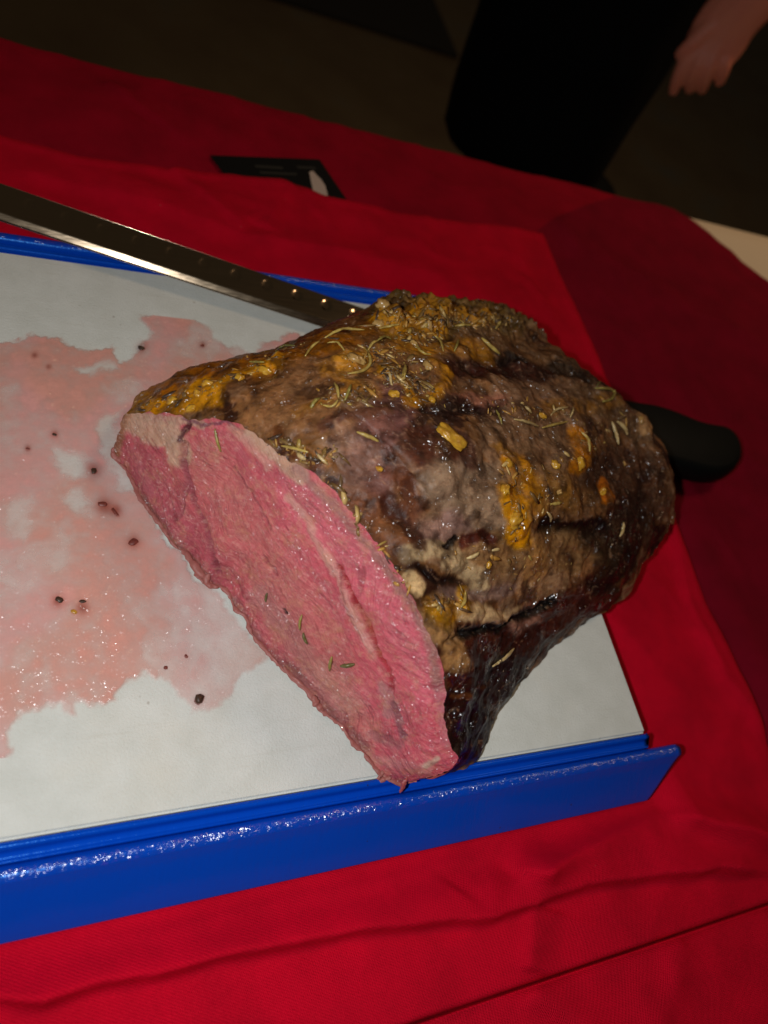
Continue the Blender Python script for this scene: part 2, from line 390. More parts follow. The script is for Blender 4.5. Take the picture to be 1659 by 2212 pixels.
XE, YE = .112, .452
edge_far = wp([(-600, 150), (0, 326), (199, 388), (400, 412), (579, 428), (700, 449), (810, 482), (1000, 527), (1319, 570)])
def over_keep(V):
    px = np.array(edge_far); ye = np.interp(V[:, 0], px[:, 0], px[:, 1])
    return (V[:, 1] < ye-.004)
def h_over(Q):
    h = fold_h(Q, FOLDS)*under_board(Q)
    px = np.array(edge_far); ye = np.interp(Q[:, 0], px[:, 0], px[:, 1])
    e = np.minimum(XE-Q[:, 0], ye-.004-Q[:, 1])      # rolled hem, a little proud
    h = h+.0012*np.exp(-((e-.004)/.004)**2)+.0009*sstep(-e, -.03, 0)*(Q[:, 0] > 0)
    return h
def over_warp(X, Y):
    px = np.array(edge_far); ye = np.interp(X, px[:, 0], px[:, 1])-.004
    return X, np.where(Y > SEAM, SEAM+(Y-SEAM)*(ye-SEAM)/(.50-SEAM), Y)
over = cloth('tablecloth', -.75, XE, SEAM, .50, -.0212, .0015, mat_red, h_over, drape_front=.05, warp_xy=over_warp)
tag(over, 'bright red cloth lying directly under the blue-railed cutting board', 'tablecloth')
diag = [tuple(at(1425, 437, -.024)[:2]), tuple(at(1530, 500, -.024)[:2]), tuple(at(1659, 610, -.024)[:2]), (.60, .30), (.79, .12), (.79, -.3)]
def base_keep(V):
    px = np.array(diag)[::-1]; xe = np.interp(V[:, 1], px[:, 1], px[:, 0]); xe = np.where(V[:, 1] > .543, diag[0][0]-.002, xe)
    return V[:, 0] < xe
def edge_x(Y):
    px = np.array(diag)[::-1]; xe = np.interp(Y, px[:, 1], px[:, 0])
    return xe+.003*np.sin(Y*60)
def base_warp(X, Y): return -.85+(X+.85)*(edge_x(np.minimum(Y, .549))+.85)/(.79+.85), Y
def crim_warp(X, Y):
    Yc = np.minimum(Y, .5495); xl = .099+np.clip(Yc-.445, 0, 1)**1.25*2.6; xr = edge_x(Yc)+.0006
    return xl+(X-.097)*(np.maximum(xr, xl+.001)-xl)/(.79-.097), Y
R_FOLDS = [(wp([(1640, 1250), (1700, 1380), (1760, 1500), (1860, 1700), (1960, 1850)]), 5, 8, 22),
           (wp([(1980, 900), (1700, 760), (1500, 640), (1340, 520)]), 2.5, 20, 25),
           (wp([(1850, 1130), (1930, 1190), (2000, 1300)]), 1.5, 8, 14)]
L_FOLDS = [(wp([(250, 190), (400, 290), (540, 400)]), 1.5, 4, 10)]
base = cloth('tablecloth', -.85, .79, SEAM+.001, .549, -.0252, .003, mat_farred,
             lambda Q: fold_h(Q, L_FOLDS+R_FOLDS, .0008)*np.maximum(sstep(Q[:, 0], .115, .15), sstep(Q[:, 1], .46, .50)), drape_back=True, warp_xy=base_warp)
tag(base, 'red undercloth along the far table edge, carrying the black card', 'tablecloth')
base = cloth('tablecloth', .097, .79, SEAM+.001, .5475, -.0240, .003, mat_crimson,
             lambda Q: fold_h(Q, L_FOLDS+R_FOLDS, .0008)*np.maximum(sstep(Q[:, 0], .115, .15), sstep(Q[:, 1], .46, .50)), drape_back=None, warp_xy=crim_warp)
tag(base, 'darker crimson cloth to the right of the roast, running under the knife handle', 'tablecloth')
bei = cloth('tablecloth', -.86, .80, SEAM+.001, .546, -.0278, .02, mat_beige, lambda Q: Q[:, 0]*0, drape_back=True)
tag(bei, 'beige undercloth showing past the cut corner of the crimson cloth', 'tablecloth')
F2 = [(wp([(1310, 2480), (1370, 2520), (1440, 2570), (1560, 2680)]), 2.5, 3, 12), (wp([(1690, 2330), (1660, 2450), (1620, 2640)]), 2.0, 10, 10),
      (wp([(1640, 2440), (1800, 2400), (1960, 2330)]), 1.2, 10, 14)]
fr = cloth('tablecloth', -.75, .79, -.69, SEAM-.0034, -.0225, .0035, mat_red, lambda Q: fold_h(Q, F2), drape_back=True, back_dist=.06, brad=.0008)
tag(fr, 'red cloth on the nearer side of the dark seam, in the bottom right corner', 'tablecloth')

# ------------------------------------------------------------------ cutting board with blue rails
BX0 = -.62
board = empty('cutting_board', (BX0/2, .15, -.02))
tag(board, 'white cutting board with blue rails on its long sides, stained with meat juice', 'cutting board')
xs = np.linspace(BX0, 0, 200)
bb = box('board_slab', BX0, 0, .0004, .3046, -.019, 0, mat_board, bev=.0012); adopt(bb, board)

def rail(name, prof, x0, x1f, mirror=None):
    """prof: (y,z) points outward from the board; x1f(y,z) right hand end of the rail"""
    P = np.array(prof, float)
    # resample smooth
    Pd = []
    n = len(P)
    for i in range(n-1):
        p0, p1, p2, p3 = P[max(i-1, 0)], P[i], P[i+1], P[min(i+2, n-1)]
        for t in np.linspace(0, 1, 7)[:-1]:
            Pd.append(.5*((2*p1)+(-p0+p2)*t+(2*p0-5*p1+4*p2-p3)*t*t+(-p0+3*p1-3*p2+p3)*t**3))
    Pd.append(P[-1]); Pd = np.array(Pd)
    ring = np.vstack([Pd, [[Pd[-1][0]*.5+P[0][0]*.5, -.0195], [P[0][0], -.0195]]])
    nx = 160; V = []; 
    for i in range(nx):
        s = i/(nx-1)
        for (y, z) in ring:
            xe = x1f(y, z); x = x0+(xe-x0)*s
            r = max(0, 1-(xe-x)/.0025) if i > nx-8 else 0
            V.append((x, y, z))
    V = np.array(V); k = len(ring)
    if mirror is not None: V[:, 1] = mirror-V[:, 1]
    V[:, 2] += .00006*perlin(V*np.array([60, 60, 60])+5)
    Fc = [(i*k+j, i*k+(j+1) % k, (i+1)*k+(j+1) % k, (i+1)*k+j) for i in range(nx-1) for j in range(k)]
    Fc.append(tuple(range((nx-1)*k, nx*k))); Fc.append(tuple(range(k-1, -1, -1)))
    bm = bmesh.new(); vs = [bm.verts.new(v) for v in V]
    for f in Fc: bm.faces.new([vs[q] for q in f])
    bmesh.ops.recalc_face_normals(bm, faces=bm.faces[:])
    capf = [f for f in bm.faces if len(f.verts) > 4]; ed = [e for f in capf for e in f.edges]
    bmesh.ops.bevel(bm, geom=ed, offset=.0016, segments=3, affect='EDGES')
    o = bm_obj(name, bm, mat_blue); adopt(o, board)
    return o
prof_out = [(-.0072, -.012), (-.0076, -.0035), (-.0084, -.0005), (-.0100, .0012), (-.0120, .0014), (-.0138, .0006), (-.0152, -.0010), (-.018, -.0042), (-.024, -.0102), (-.030, -.0162), (-.0325, -.0190)]
prof_lip = [(-.0002, -.012), (-.0003, -.0002), (-.0007, .0012), (-.0017, .0017), (-.0028, .0011), (-.0038, -.0012), (-.0055, -.0020), (-.0074, -.0022), (-.0078, -.012)]
def end_out(y, z): return .020-.016*np.clip((-z)/.019, 0, 1)
rail('rail', prof_out, BX0-.015, end_out); rail('rail_lip', prof_lip, BX0, lambda y, z: .0005)
prof_outb = [(a, b) for a, b in prof_out[:6]]+[(-.0150, -.0014), (-.0165, -.006), (-.018, -.012), (-.0195, -.019)]
rail('rail', prof_outb, BX0-.015, lambda y, z: .012, mirror=.305); rail('rail_lip', prof_lip, BX0, lambda y, z: .0005, mirror=.305)

# ------------------------------------------------------------------ the roast
def catmull(P, n):
    P = np.asarray(P, float); m_ = len(P); ts = np.linspace(0, m_-1, n*6+1); out = []
    i = np.minimum(ts.astype(int), m_-2); t = (ts-i)[:, None]
    g = lambda k: P[np.clip(k, 0, m_-1)]
    p0, p1, p2, p3 = g(i-1), g(i), g(i+1), g(i+2)
    if P.ndim == 3: t = t[:, :, None]
    return .5*((2*p1)+(-p0+p2)*t+(2*p0-5*p1+4*p2-p3)*t*t+(-p0+3*p1-3*p2+p3)*t**3)
def resample(P, n):
    D = catmull(P, 60); s = np.r_[0, np.cumsum(np.linalg.norm(np.diff(D, axis=0), axis=1))]
    q = np.linspace(0, s[-1], n); return np.stack([np.interp(q, s, D[:, k]) for k in range(D.shape[1])], 1)

fa = np.array([-.272, .173, 0]); fb = np.array([-.152, -.003, 0])
fu = (fb-fa)/np.linalg.norm(fb-fa); fh = np.array([fu[1], -fu[0], 0]); LEAN = math.radians(15)
fn = fh*math.cos(LEAN)+np.array([0, 0, 1])*math.sin(LEAN)
facept = lambda x, y: on_plane(x, y, fa, fn)
upper = [(900, 1684), (960, 1668), (992, 1642), (975, 1615), (962, 1560), (964, 1470), (946, 1410), (925, 1368), (896, 1300), (866, 1248), (830, 1196), (795, 1150), (756, 1106), (715, 1056), (680, 1022), (640, 1003), (600, 978), (560, 945), (525, 922), (490, 908), (450, 905), (405, 905), (380, 899), (340, 893), (290, 892), (267, 897), (262, 925), (250, 955), (243, 975)]
lower = [(900, 1686), (880, 1690), (862, 1692), (835, 1680), (815, 1664), (790, 1630), (762, 1604), (740, 1570), (714, 1550), (690, 1530), (678, 1508), (650, 1480), (610, 1445), (575, 1405), (545, 1370), (532, 1335), (510, 1315), (498, 1288), (480, 1268), (455, 1262), (432, 1250), (420, 1225), (402, 1196), (375, 1176), (352, 1140), (330, 1110), (305, 1078), (290, 1045), (270, 1010), (252, 995), (243, 977)]
S = []
S.append([facept(*p) for p in upper])
P3 = lambda rows: [at(*r) for r in rows]
S.append(P3([(1012, 1655, .003), (1024, 1620, .012), (1016, 1550, .032), (1002, 1440, .055), (976, 1330, .069), (930, 1220, .079), (870, 1125, .086), (800, 1045, .090), (720, 970, .090), (620, 905, .083), (520, 862, .071), (430, 835, .052), (370, 830, .036), (325, 852, .022), (318, 862, .0)]))
S.append(P3([(1062, 1570, .001), (1078, 1500, .018), (1070, 1420, .038), (1040, 1300, .060), (990, 1190, .078), (930, 1090, .089), (860, 1000, .096), (780, 920, .096), (680, 850, .088), (580, 808, .074), (500, 790, .058), (450, 797, .042), (450, 806, 0)]))
S.append(P3([(1110, 1490, .001), (1130, 1410, .022), (1110, 1300, .050), (1060, 1190, .074), (990, 1085, .090), (905, 990, .099), (815, 905, .099), (710, 830, .091), (630, 775, .077), (580, 762, .062), (575, 772, 0)]))
S.append(P3([(1225, 1378, .001), (1238, 1300, .028), (1212, 1195, .055), (1155, 1095, .076), (1075, 1005, .090), (985, 920, .097), (885, 835, .097), (800, 765, .088), (735, 715, .074), (695, 715, .055), (700, 728, 0)]))
S.append(P3([(1325, 1305, .002), (1342, 1220, .028), (1310, 1115, .052), (1240, 1015, .070), (1155, 930, .081), (1065, 850, .086), (975, 770, .085), (900, 705, .078), (840, 664, .066), (818, 668, .05), (835, 690, 0)]))
S.append(P3([(1400, 1205, .002), (1412, 1120, .026), (1376, 1025, .045), (1312, 938, .057), (1235, 862, .064), (1155, 790, .066), (1075, 728, .065), (1010, 685, .060), (955, 665, .050), (935, 672, .036), (950, 690, 0)]))
S.append(P3([(1440, 1135, .010), (1450, 1065, .026), (1428, 985, .036), (1382, 908, .043), (1312, 843, .047), (1242, 792, .048), (1172, 742, .050), (1135, 705, .047), (1090, 682, .040), (1050, 678, .026), (1060, 695, 0)]))
S.append(P3([(1434, 1120, -.002), (1441, 1060, .006), (1420, 990, .010), (1375, 920, .014), (1305, 856, .018), (1235, 804, .020), (1172, 765, .020), (1140, 735, .018), (1110, 720, .012), (1085, 712, .006), (1085, 720, 0)]))
NU = 430
RS = [resample(s, NU) for s in S]
ew = sstep(np.minimum(np.arange(NU), NU-1-np.arange(NU)), 0, 14)[:, None]      # ragged knife edge between crust and cut face
RS[0] = RS[0]+ew*(.0010*fbm(RS[0]*130, 3)[:, None]*fu+.0012*fbm(RS[0]*170+9, 3)[:, None]*np.cross(fn, fu))
cen = RS[-1].mean(0); cen[2] = -.003
RS.append(RS[-1]*.4+cen*.6-np.array([0, 0, .004])); RS.append(np.repeat(cen[None], NU, 0))
Dn = catmull(np.array(RS), 60)
seg = np.linalg.norm(np.diff(Dn, axis=0), axis=2).mean(1); s_ = np.r_[0, np.cumsum(seg)]
NV = 430; q = np.linspace(0, s_[-1], NV); idx = np.interp(q, s_, np.arange(len(s_))); i0 = np.minimum(idx.astype(int), len(s_)-2); tf = (idx-i0)[:, None, None]
G = Dn[i0]*(1-tf)+Dn[i0+1]*tf          # NV x NU x 3
vdist = np.repeat(q[:, None], NU, 1).ravel()

# painted features in photo pixels, warped by noise so that edges are irregular: (kind, points, half width, strength, colour, relief mm, glaze)
def warp(P, px, amp=9):
    return px+amp*np.stack([fbm(P*70, 3), fbm(P*70+31, 3)], -1)+amp*.45*np.stack([perlin(P*330), perlin(P*330+7)], -1)
def paint_strokes(P, px, colr, strokes, relief=None, glaze=None, amp=9):
    Q = warp(P, px, amp)
    for (pts, hw, soft, op, c_, rel, gz) in strokes:
        x0 = min(p[0] for p in pts)-hw*2-40; x1 = max(p[0] for p in pts)+hw*2+40; y0 = min(p[1] for p in pts)-hw*2-40; y1 = max(p[1] for p in pts)+hw*2+40
        k = np.where((Q[:, 0] > x0) & (Q[:, 0] < x1) & (Q[:, 1] > y0) & (Q[:, 1] < y1))[0]
        if len(k) == 0: continue
        d = seg_dist(Q[k], pts if len(pts) > 1 else [pts[0], (pts[0][0]+.1, pts[0][1])])[0]
        a = 1-sstep(d, hw*(1-soft), hw*(1+soft))
        if gz and c_ is not None: a = a*np.clip(.85+.7*fbm(P[k]*75+13, 3), .05, 1.)
        if c_ is not None: colr[k] += (np.array(c_)-colr[k])*(a*op)[:, None]
        if relief is not None and rel: relief[k] += rel*.001*(1-sstep(d, 0, hw*1.25))
        if glaze is not None and gz: glaze[k] = np.maximum(glaze[k], a*gz)
TAUPE = (.20, .13, .08); GREY = (.235, .18, .13); PURP = (.17, .085, .080); MAR = (.055, .014, .011); DK = (.020, .009, .006); BLK = (.008, .005, .004)
FAT = (.33, .235, .125); WFAT = (.34, .28, .18); OCH = (.42, .21, .012); OCHD = (.26, .10, .008); BRN = (.13, .060, .025); TAN = (.30, .17, .08); OLV = (.13, .085, .03)
CR = [
 # back ridge and upper slope
 ([(330, 860), (430, 815), (560, 780), (700, 735), (820, 690)], 60, .4, .9, BRN, 0, 0),
 ([(620, 830), (760, 800), (900, 790), (1000, 830)], 55, .5, .8, (.20, .11, .055), 0, 0),
 ([(840, 680), (960, 690), (1090, 700)], 45, .4, .9, OLV, 1.5, 0),
 ([(560, 900), (680, 900), (800, 930)], 42, .4, .85, (.22, .12, .06), 0, 0),
 ([(1000, 740), (1120, 750), (1220, 790)], 22, .5, .8, (.16, .095, .05), 1.2, 0),
 ([(980, 800), (1080, 790), (1170, 810)], 24, .4, .95, MAR, -1.0, 0),
 ([(1030, 770), (1130, 780)], 10, .4, .9, DK, -1.0, 0),
 ([(1200, 800), (1290, 830)], 16, .5, .8, DK, -1.2, 0),
 ([(1090, 850), (1180, 850), (1260, 870)], 26, .5, .8, (.20, .13, .085), .8, 0),
 ([(990, 860), (1080, 865)], 14, .5, .9, (.30, .15, .11), .8, 0),
 # centre
 ([(900, 870), (1000, 880), (1080, 900)], 18, .4, .95, (.05, .018, .015), -1.2, 0),
 ([(850, 880), (820, 930), (800, 1000), (790, 1080)], 50, .4, .85, PURP, 0, 0),
 ([(900, 960), (960, 1000), (950, 1060)], 40, .35, .9, (.085, .026, .017), -.6, 0),
 ([(870, 1130), (900, 1080), (850, 1010)], 30, .4, .85, (.12, .045, .025), 0, 0),
 ([(760, 1080), (830, 1130), (860, 1180)], 36, .4, .8, (.17, .075, .035), 0, 0),
 ([(740, 960), (800, 980), (760, 1040)], 30, .5, .7, (.19, .12, .095), 0, 0),
 ([(700, 930), (760, 900), (830, 890)], 14, .4, .9, (.12, .055, .035), .8, 0),
 ([(690, 1010), (640, 980), (610, 950), (600, 930)], 14, .4, .9, (.13, .05, .02), 0, 0),
 ([(950, 1050), (1010, 1080), (1060, 1110)], 50, .35, .9, GREY, .6, 0),
 ([(1000, 1010), (1080, 1020)], 24, .4, .8, (.22, .17, .125), .5, 0),
 ([(920, 1160), (980, 1130), (1000, 1170)], 30, .4, .8, (.24, .165, .15), .3, 0),
 ([(1080, 930), (1160, 950), (1220, 930)], 38, .4, .85, TAUPE, .4, 0),
 ([(1120, 1000), (1200, 1080), (1260, 1040)], 46, .4, .8, (.20, .125, .07), 0, 0),
 ([(1210, 1080), (1290, 1080)], 26, .4, .8, (.15, .085, .04), 0, 0),
 ([(1250, 860), (1330, 890), (1390, 930)], 30, .4, .8, (.15, .10, .06), .5, 0),
 ([(1290, 1020), (1360, 1080), (1330, 1180)], 42, .4, .85, (.060, .026, .016), 0, 0),
 ([(1330, 980), (1400, 1010), (1410, 1090)], 30, .4, .7, (.07, .03, .02), 0, 0),
 ([(1180, 1130), (1230, 1150), (1290, 1140)], 22, .3, .95, BLK, -2.0, 0),
 ([(1380, 900), (1398, 930)], 12, .3, .9, (.42, .30, .17), .8, 0),
 # lower right flank
 ([(1000, 1200), (1100, 1200), (1200, 1190), (1290, 1200)], 46, .4, .85, (.22, .14, .07), .5, 0),
 ([(1150, 1180), (1160, 1260)], 24, .5, .8, (.32, .19, .08), .3, 0),
 ([(880, 1200), (940, 1180), (990, 1210)], 20, .3, .9, WFAT, .8, 0),
 ([(960, 1225), (1000, 1215), (1030, 1240), (1040, 1270)], 16, .3, .9, WFAT, 1.0, 0),
 ([(880, 1250), (900, 1275)], 16, .3, .9, (.5, .40, .24), .8, 0),
 ([(1000, 1330), (1040, 1320), (1070, 1345), (1110, 1330)], 18, .35, .9, (.52, .42, .26), 1.2, 0),
 ([(1130, 1280), (1210, 1250)], 20, .5, .7, (.26, .17, .10), .5, 0),
 ([(960, 1280), (1040, 1285), (1100, 1270)], 14, .5, .7, (.19, .14, .13), -.5, 0),
 ([(900, 1230), (940, 1255), (1000, 1250)], 8, .5, .85, DK, -1.0, 0),
 ([(1000, 1170), (1040, 1155), (1060, 1175)], 13, .4, .95, (.09, .022, .016), -.6, 0),
 ([(960, 1180), (975, 1160)], 10, .4, .95, BLK, -1.5, 0),
 ([(1280, 1230), (1240, 1270)], 18, .4, .8, (.30, .16, .08), 1., 0),
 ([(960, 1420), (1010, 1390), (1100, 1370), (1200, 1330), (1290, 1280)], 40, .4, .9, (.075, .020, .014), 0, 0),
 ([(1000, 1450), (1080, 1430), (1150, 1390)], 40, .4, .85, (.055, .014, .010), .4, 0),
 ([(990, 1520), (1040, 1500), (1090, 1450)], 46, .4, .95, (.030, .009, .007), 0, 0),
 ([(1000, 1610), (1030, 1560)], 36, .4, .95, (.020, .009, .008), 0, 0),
 ([(960, 1385), (1010, 1365), (1080, 1355), (1150, 1320), (1190, 1300)], 11, .35, .95, BLK, -3.0, 0),
 ([(950, 1300), (940, 1350), (970, 1390), (980, 1430)], 22, .4, .85, (.30, .19, .09), .8, 0),
 ([(930, 1330), (970, 1345)], 18, .4, .85, (.20, .12, .04), 0, 0),
 ([(1110, 1360), (1160, 1340)], 10, .5, .8, (.24, .14, .11), 1., 0),
 ([(980, 1500), (1060, 1480)], 6, .5, .8, (.13, .05, .02), .5, 0),
 # glaze
 ([(560, 800), (640, 770), (720, 745), (800, 715)], 20, .5, .7, OCHD, .6, 1),
 ([(820, 700), (880, 720), (940, 715)], 20, .6, .8, (.42, .21, .02), 1.2, 1),
 ([(930, 790), (960, 820), (940, 860), (880, 870)], 12, .6, .8, (.36, .18, .02), 1.0, 1),
 ([(760, 850), (700, 880), (640, 900)], 10, .6, .6, (.30, .15, .03), .6, 1),
 ([(340, 880), (420, 870), (470, 850)], 18, .5, .9, OCH, 1.0, 1),
 ([(1080, 960), (1110, 985)], 12, .6, .6, (.30, .16, .03), .6, 1),
 ([(1040, 880), (980, 900), (920, 880)], 12, .4, .9, (.035, .014, .012), -1.2, 0),
 ([(830, 1080), (870, 1130), (900, 1180)], 16, .3, .8, (.07, .022, .014), -.6, 0),
 ([(930, 930), (990, 950), (1010, 1000)], 18, .3, .8, (.06, .02, .016), -.6, 0),
 ([(1290, 1160), (1340, 1200), (1300, 1250)], 34, .4, .8, (.022, .010, .008), -.5, 0),
 ([(1360, 1100), (1400, 1160)], 34, .4, .7, (.030, .013, .010), 0, 0),
 ([(830, 745), (900, 760), (1000, 755), (1060, 775)], 14, .6, .75, (.34, .17, .025), .8, 1),
 ([(860, 690), (960, 685), (1040, 700)], 16, .6, .7, (.38, .19, .03), 1.2, 1),
 ([(700, 800), (760, 830), (820, 850)], 12, .6, .6, (.34, .17, .03), .5, 1),
 ([(1180, 880), (1260, 885), (1330, 870)], 16, .6, .6, (.26, .13, .02), .5, 1),
 ([(1110, 1160), (1125, 1120), (1150, 1060), (1130, 1000)], 16, .5, .7, (.40, .19, .015), .8, 1),
 ([(640, 970), (690, 985), (720, 1000)], 12, .6, .7, (.20, .09, .02), .5, 1),
 ([(290, 880), (330, 862), (400, 850), (450, 840)], 22, .4, .95, OCH, 1.0, 1),
 ([(340, 850), (440, 810), (540, 785)], 14, .4, .9, OCHD, .5, 1),
 ([(270, 900), (262, 930), (250, 960)], 12, .4, .9, (.25, .10, .015), .6, 1),
 ([(470, 835), (540, 800), (600, 780)], 14, .4, .85, OCH, .8, 1),
 ([(740, 790), (790, 775)], 22, .4, .8, (.45, .24, .05), 1., 1),
 ([(830, 800), (870, 830), (900, 860)], 14, .4, .8, (.36, .18, .02), 1., 1),
 ([(820, 690), (900, 710), (960, 700)], 14, .5, .85, (.33, .18, .04), 1.5, 1),
 ([(1095, 1000), (1110, 1040)], 10, .4, .9, (.45, .22, .03), 1., 1),
 ([(1090, 1060), (1110, 1110), (1115, 1160)], 24, .3, .95, (.48, .24, .012), 1.6, 1),
 ([(1140, 1060), (1160, 1100)], 20, .5, .7, (.30, .15, .02), .5, 1),
 ([(1240, 940), (1260, 980), (1240, 1010)], 18, .4, .85, (.36, .15, .012), 1.2, 1),
 ([(1300, 1040), (1310, 1080)], 9, .4, .85, (.40, .14, .012), .8, 1),
 ([(1190, 1040), (1230, 1080)], 26, .5, .6, (.26, .14, .03), .3, 1),
 ([(930, 1310), (960, 1330), (1000, 1310)], 20, .4, .9, (.36, .18, .012), 1., 1),
 ([(1010, 1270), (1005, 1310)], 9, .4, .9, (.42, .24, .02), .8, 1),
]
P0 = G.reshape(-1, 3); px0 = project(P0)
colr = np.tile(np.array([.165, .088, .042]), (len(P0), 1))
n_a = fbm(P0*55+3, 4)
colr += (np.array([.22, .15, .10])-colr)*(sstep(n_a, .12, .24)*.75)[:, None]
colr += (np.array([.045, .016, .012])-colr)*(sstep(-n_a, .18, .32)*.85)[:, None]
rel = np.zeros(len(P0)); glz = np.zeros(len(P0))
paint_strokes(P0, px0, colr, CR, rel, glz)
n_b = fbm(P0*150+9, 4)
colr *= (1+.32*np.clip(n_b, -1, 1))[:, None]
colr += (np.array([.03, .011, .008])-colr)*(sstep(fbm(P0*95+40, 4), .20, .55)*.5)[:, None]
# membrane edges: thin pale wandering lines
ln = np.abs(fbm(P0*45+77, 3)); colr += (np.array([.36, .26, .18])-colr)*((1-sstep(ln, .0, .03))*.35)[:, None]
# raise saturation and deepen the dark tones all over
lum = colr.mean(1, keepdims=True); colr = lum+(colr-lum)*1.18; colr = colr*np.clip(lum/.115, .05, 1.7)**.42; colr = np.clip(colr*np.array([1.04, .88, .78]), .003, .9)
fade = sstep(vdist, 0, .012)
du = np.gradient(G, axis=1); dv = np.gradient(G, axis=0); Nn = np.cross(dv, du).reshape(-1, 3); ln_ = np.linalg.norm(Nn, axis=1)[:, None]; Nn = Nn/np.maximum(ln_, 1e-9)
ctr = np.array([-.12, .12, .03]); sgn = np.sign(((P0-ctr)*Nn).sum(1)); 
if np.median(sgn) < 0: Nn = -Nn
ridge = 1-np.abs(fbm(P0*38+11, 3))*2
backz = sstep(-px0[:, 1], -760, -700)*sstep(px0[:, 0], 780, 860)
disp = .0032*fbm(P0*26, 2)+.0007*fbm(P0*80+5, 2)+.0012*np.clip(ridge, -1, 1)-.0005*sstep(-n_a, .18, .30)+.0005*sstep(n_a, .12, .22)+.00015*fbm(P0*260+8, 3)+rel
disp = disp+backz*(.0065*np.abs(fbm(P0*75+2, 3))+.0012*fbm(P0*300, 2))
knob = backz*sstep(px0[:, 0], 1000, 1100)*sstep(-px0[:, 1], -770, -730); disp = disp+knob*.006*np.clip(fbm(P0*60+21, 3)+.25, 0, 1.2)
disp = disp*(.08+.92*fade)
Vc = P0+Nn*disp[:, None]
low = Vc[:, 2] < .0008
inb = (Vc[:, 0] < .0) & (Vc[:, 1] < .306)
Vc[:, 2] = np.where(low & inb & (Vc[:, 2] > -.006), np.maximum(Vc[:, 2], .0004), Vc[:, 2])
Vg = Vc.reshape(NV, NU, 3)
upper3 = RS[0]; Vg[0] = upper3
roast = empty('roast_beef', (-.12, .12, 0))
tag(roast, 'half carved beef roast with rosy cut face and browned herb crust on the board', 'roast beef')
crust = obj('crust', Vg.reshape(-1, 3), grid_faces(NV, NU)[:, ::-1], mat_crust, col=colr, glaze=glz); adopt(crust, roast)

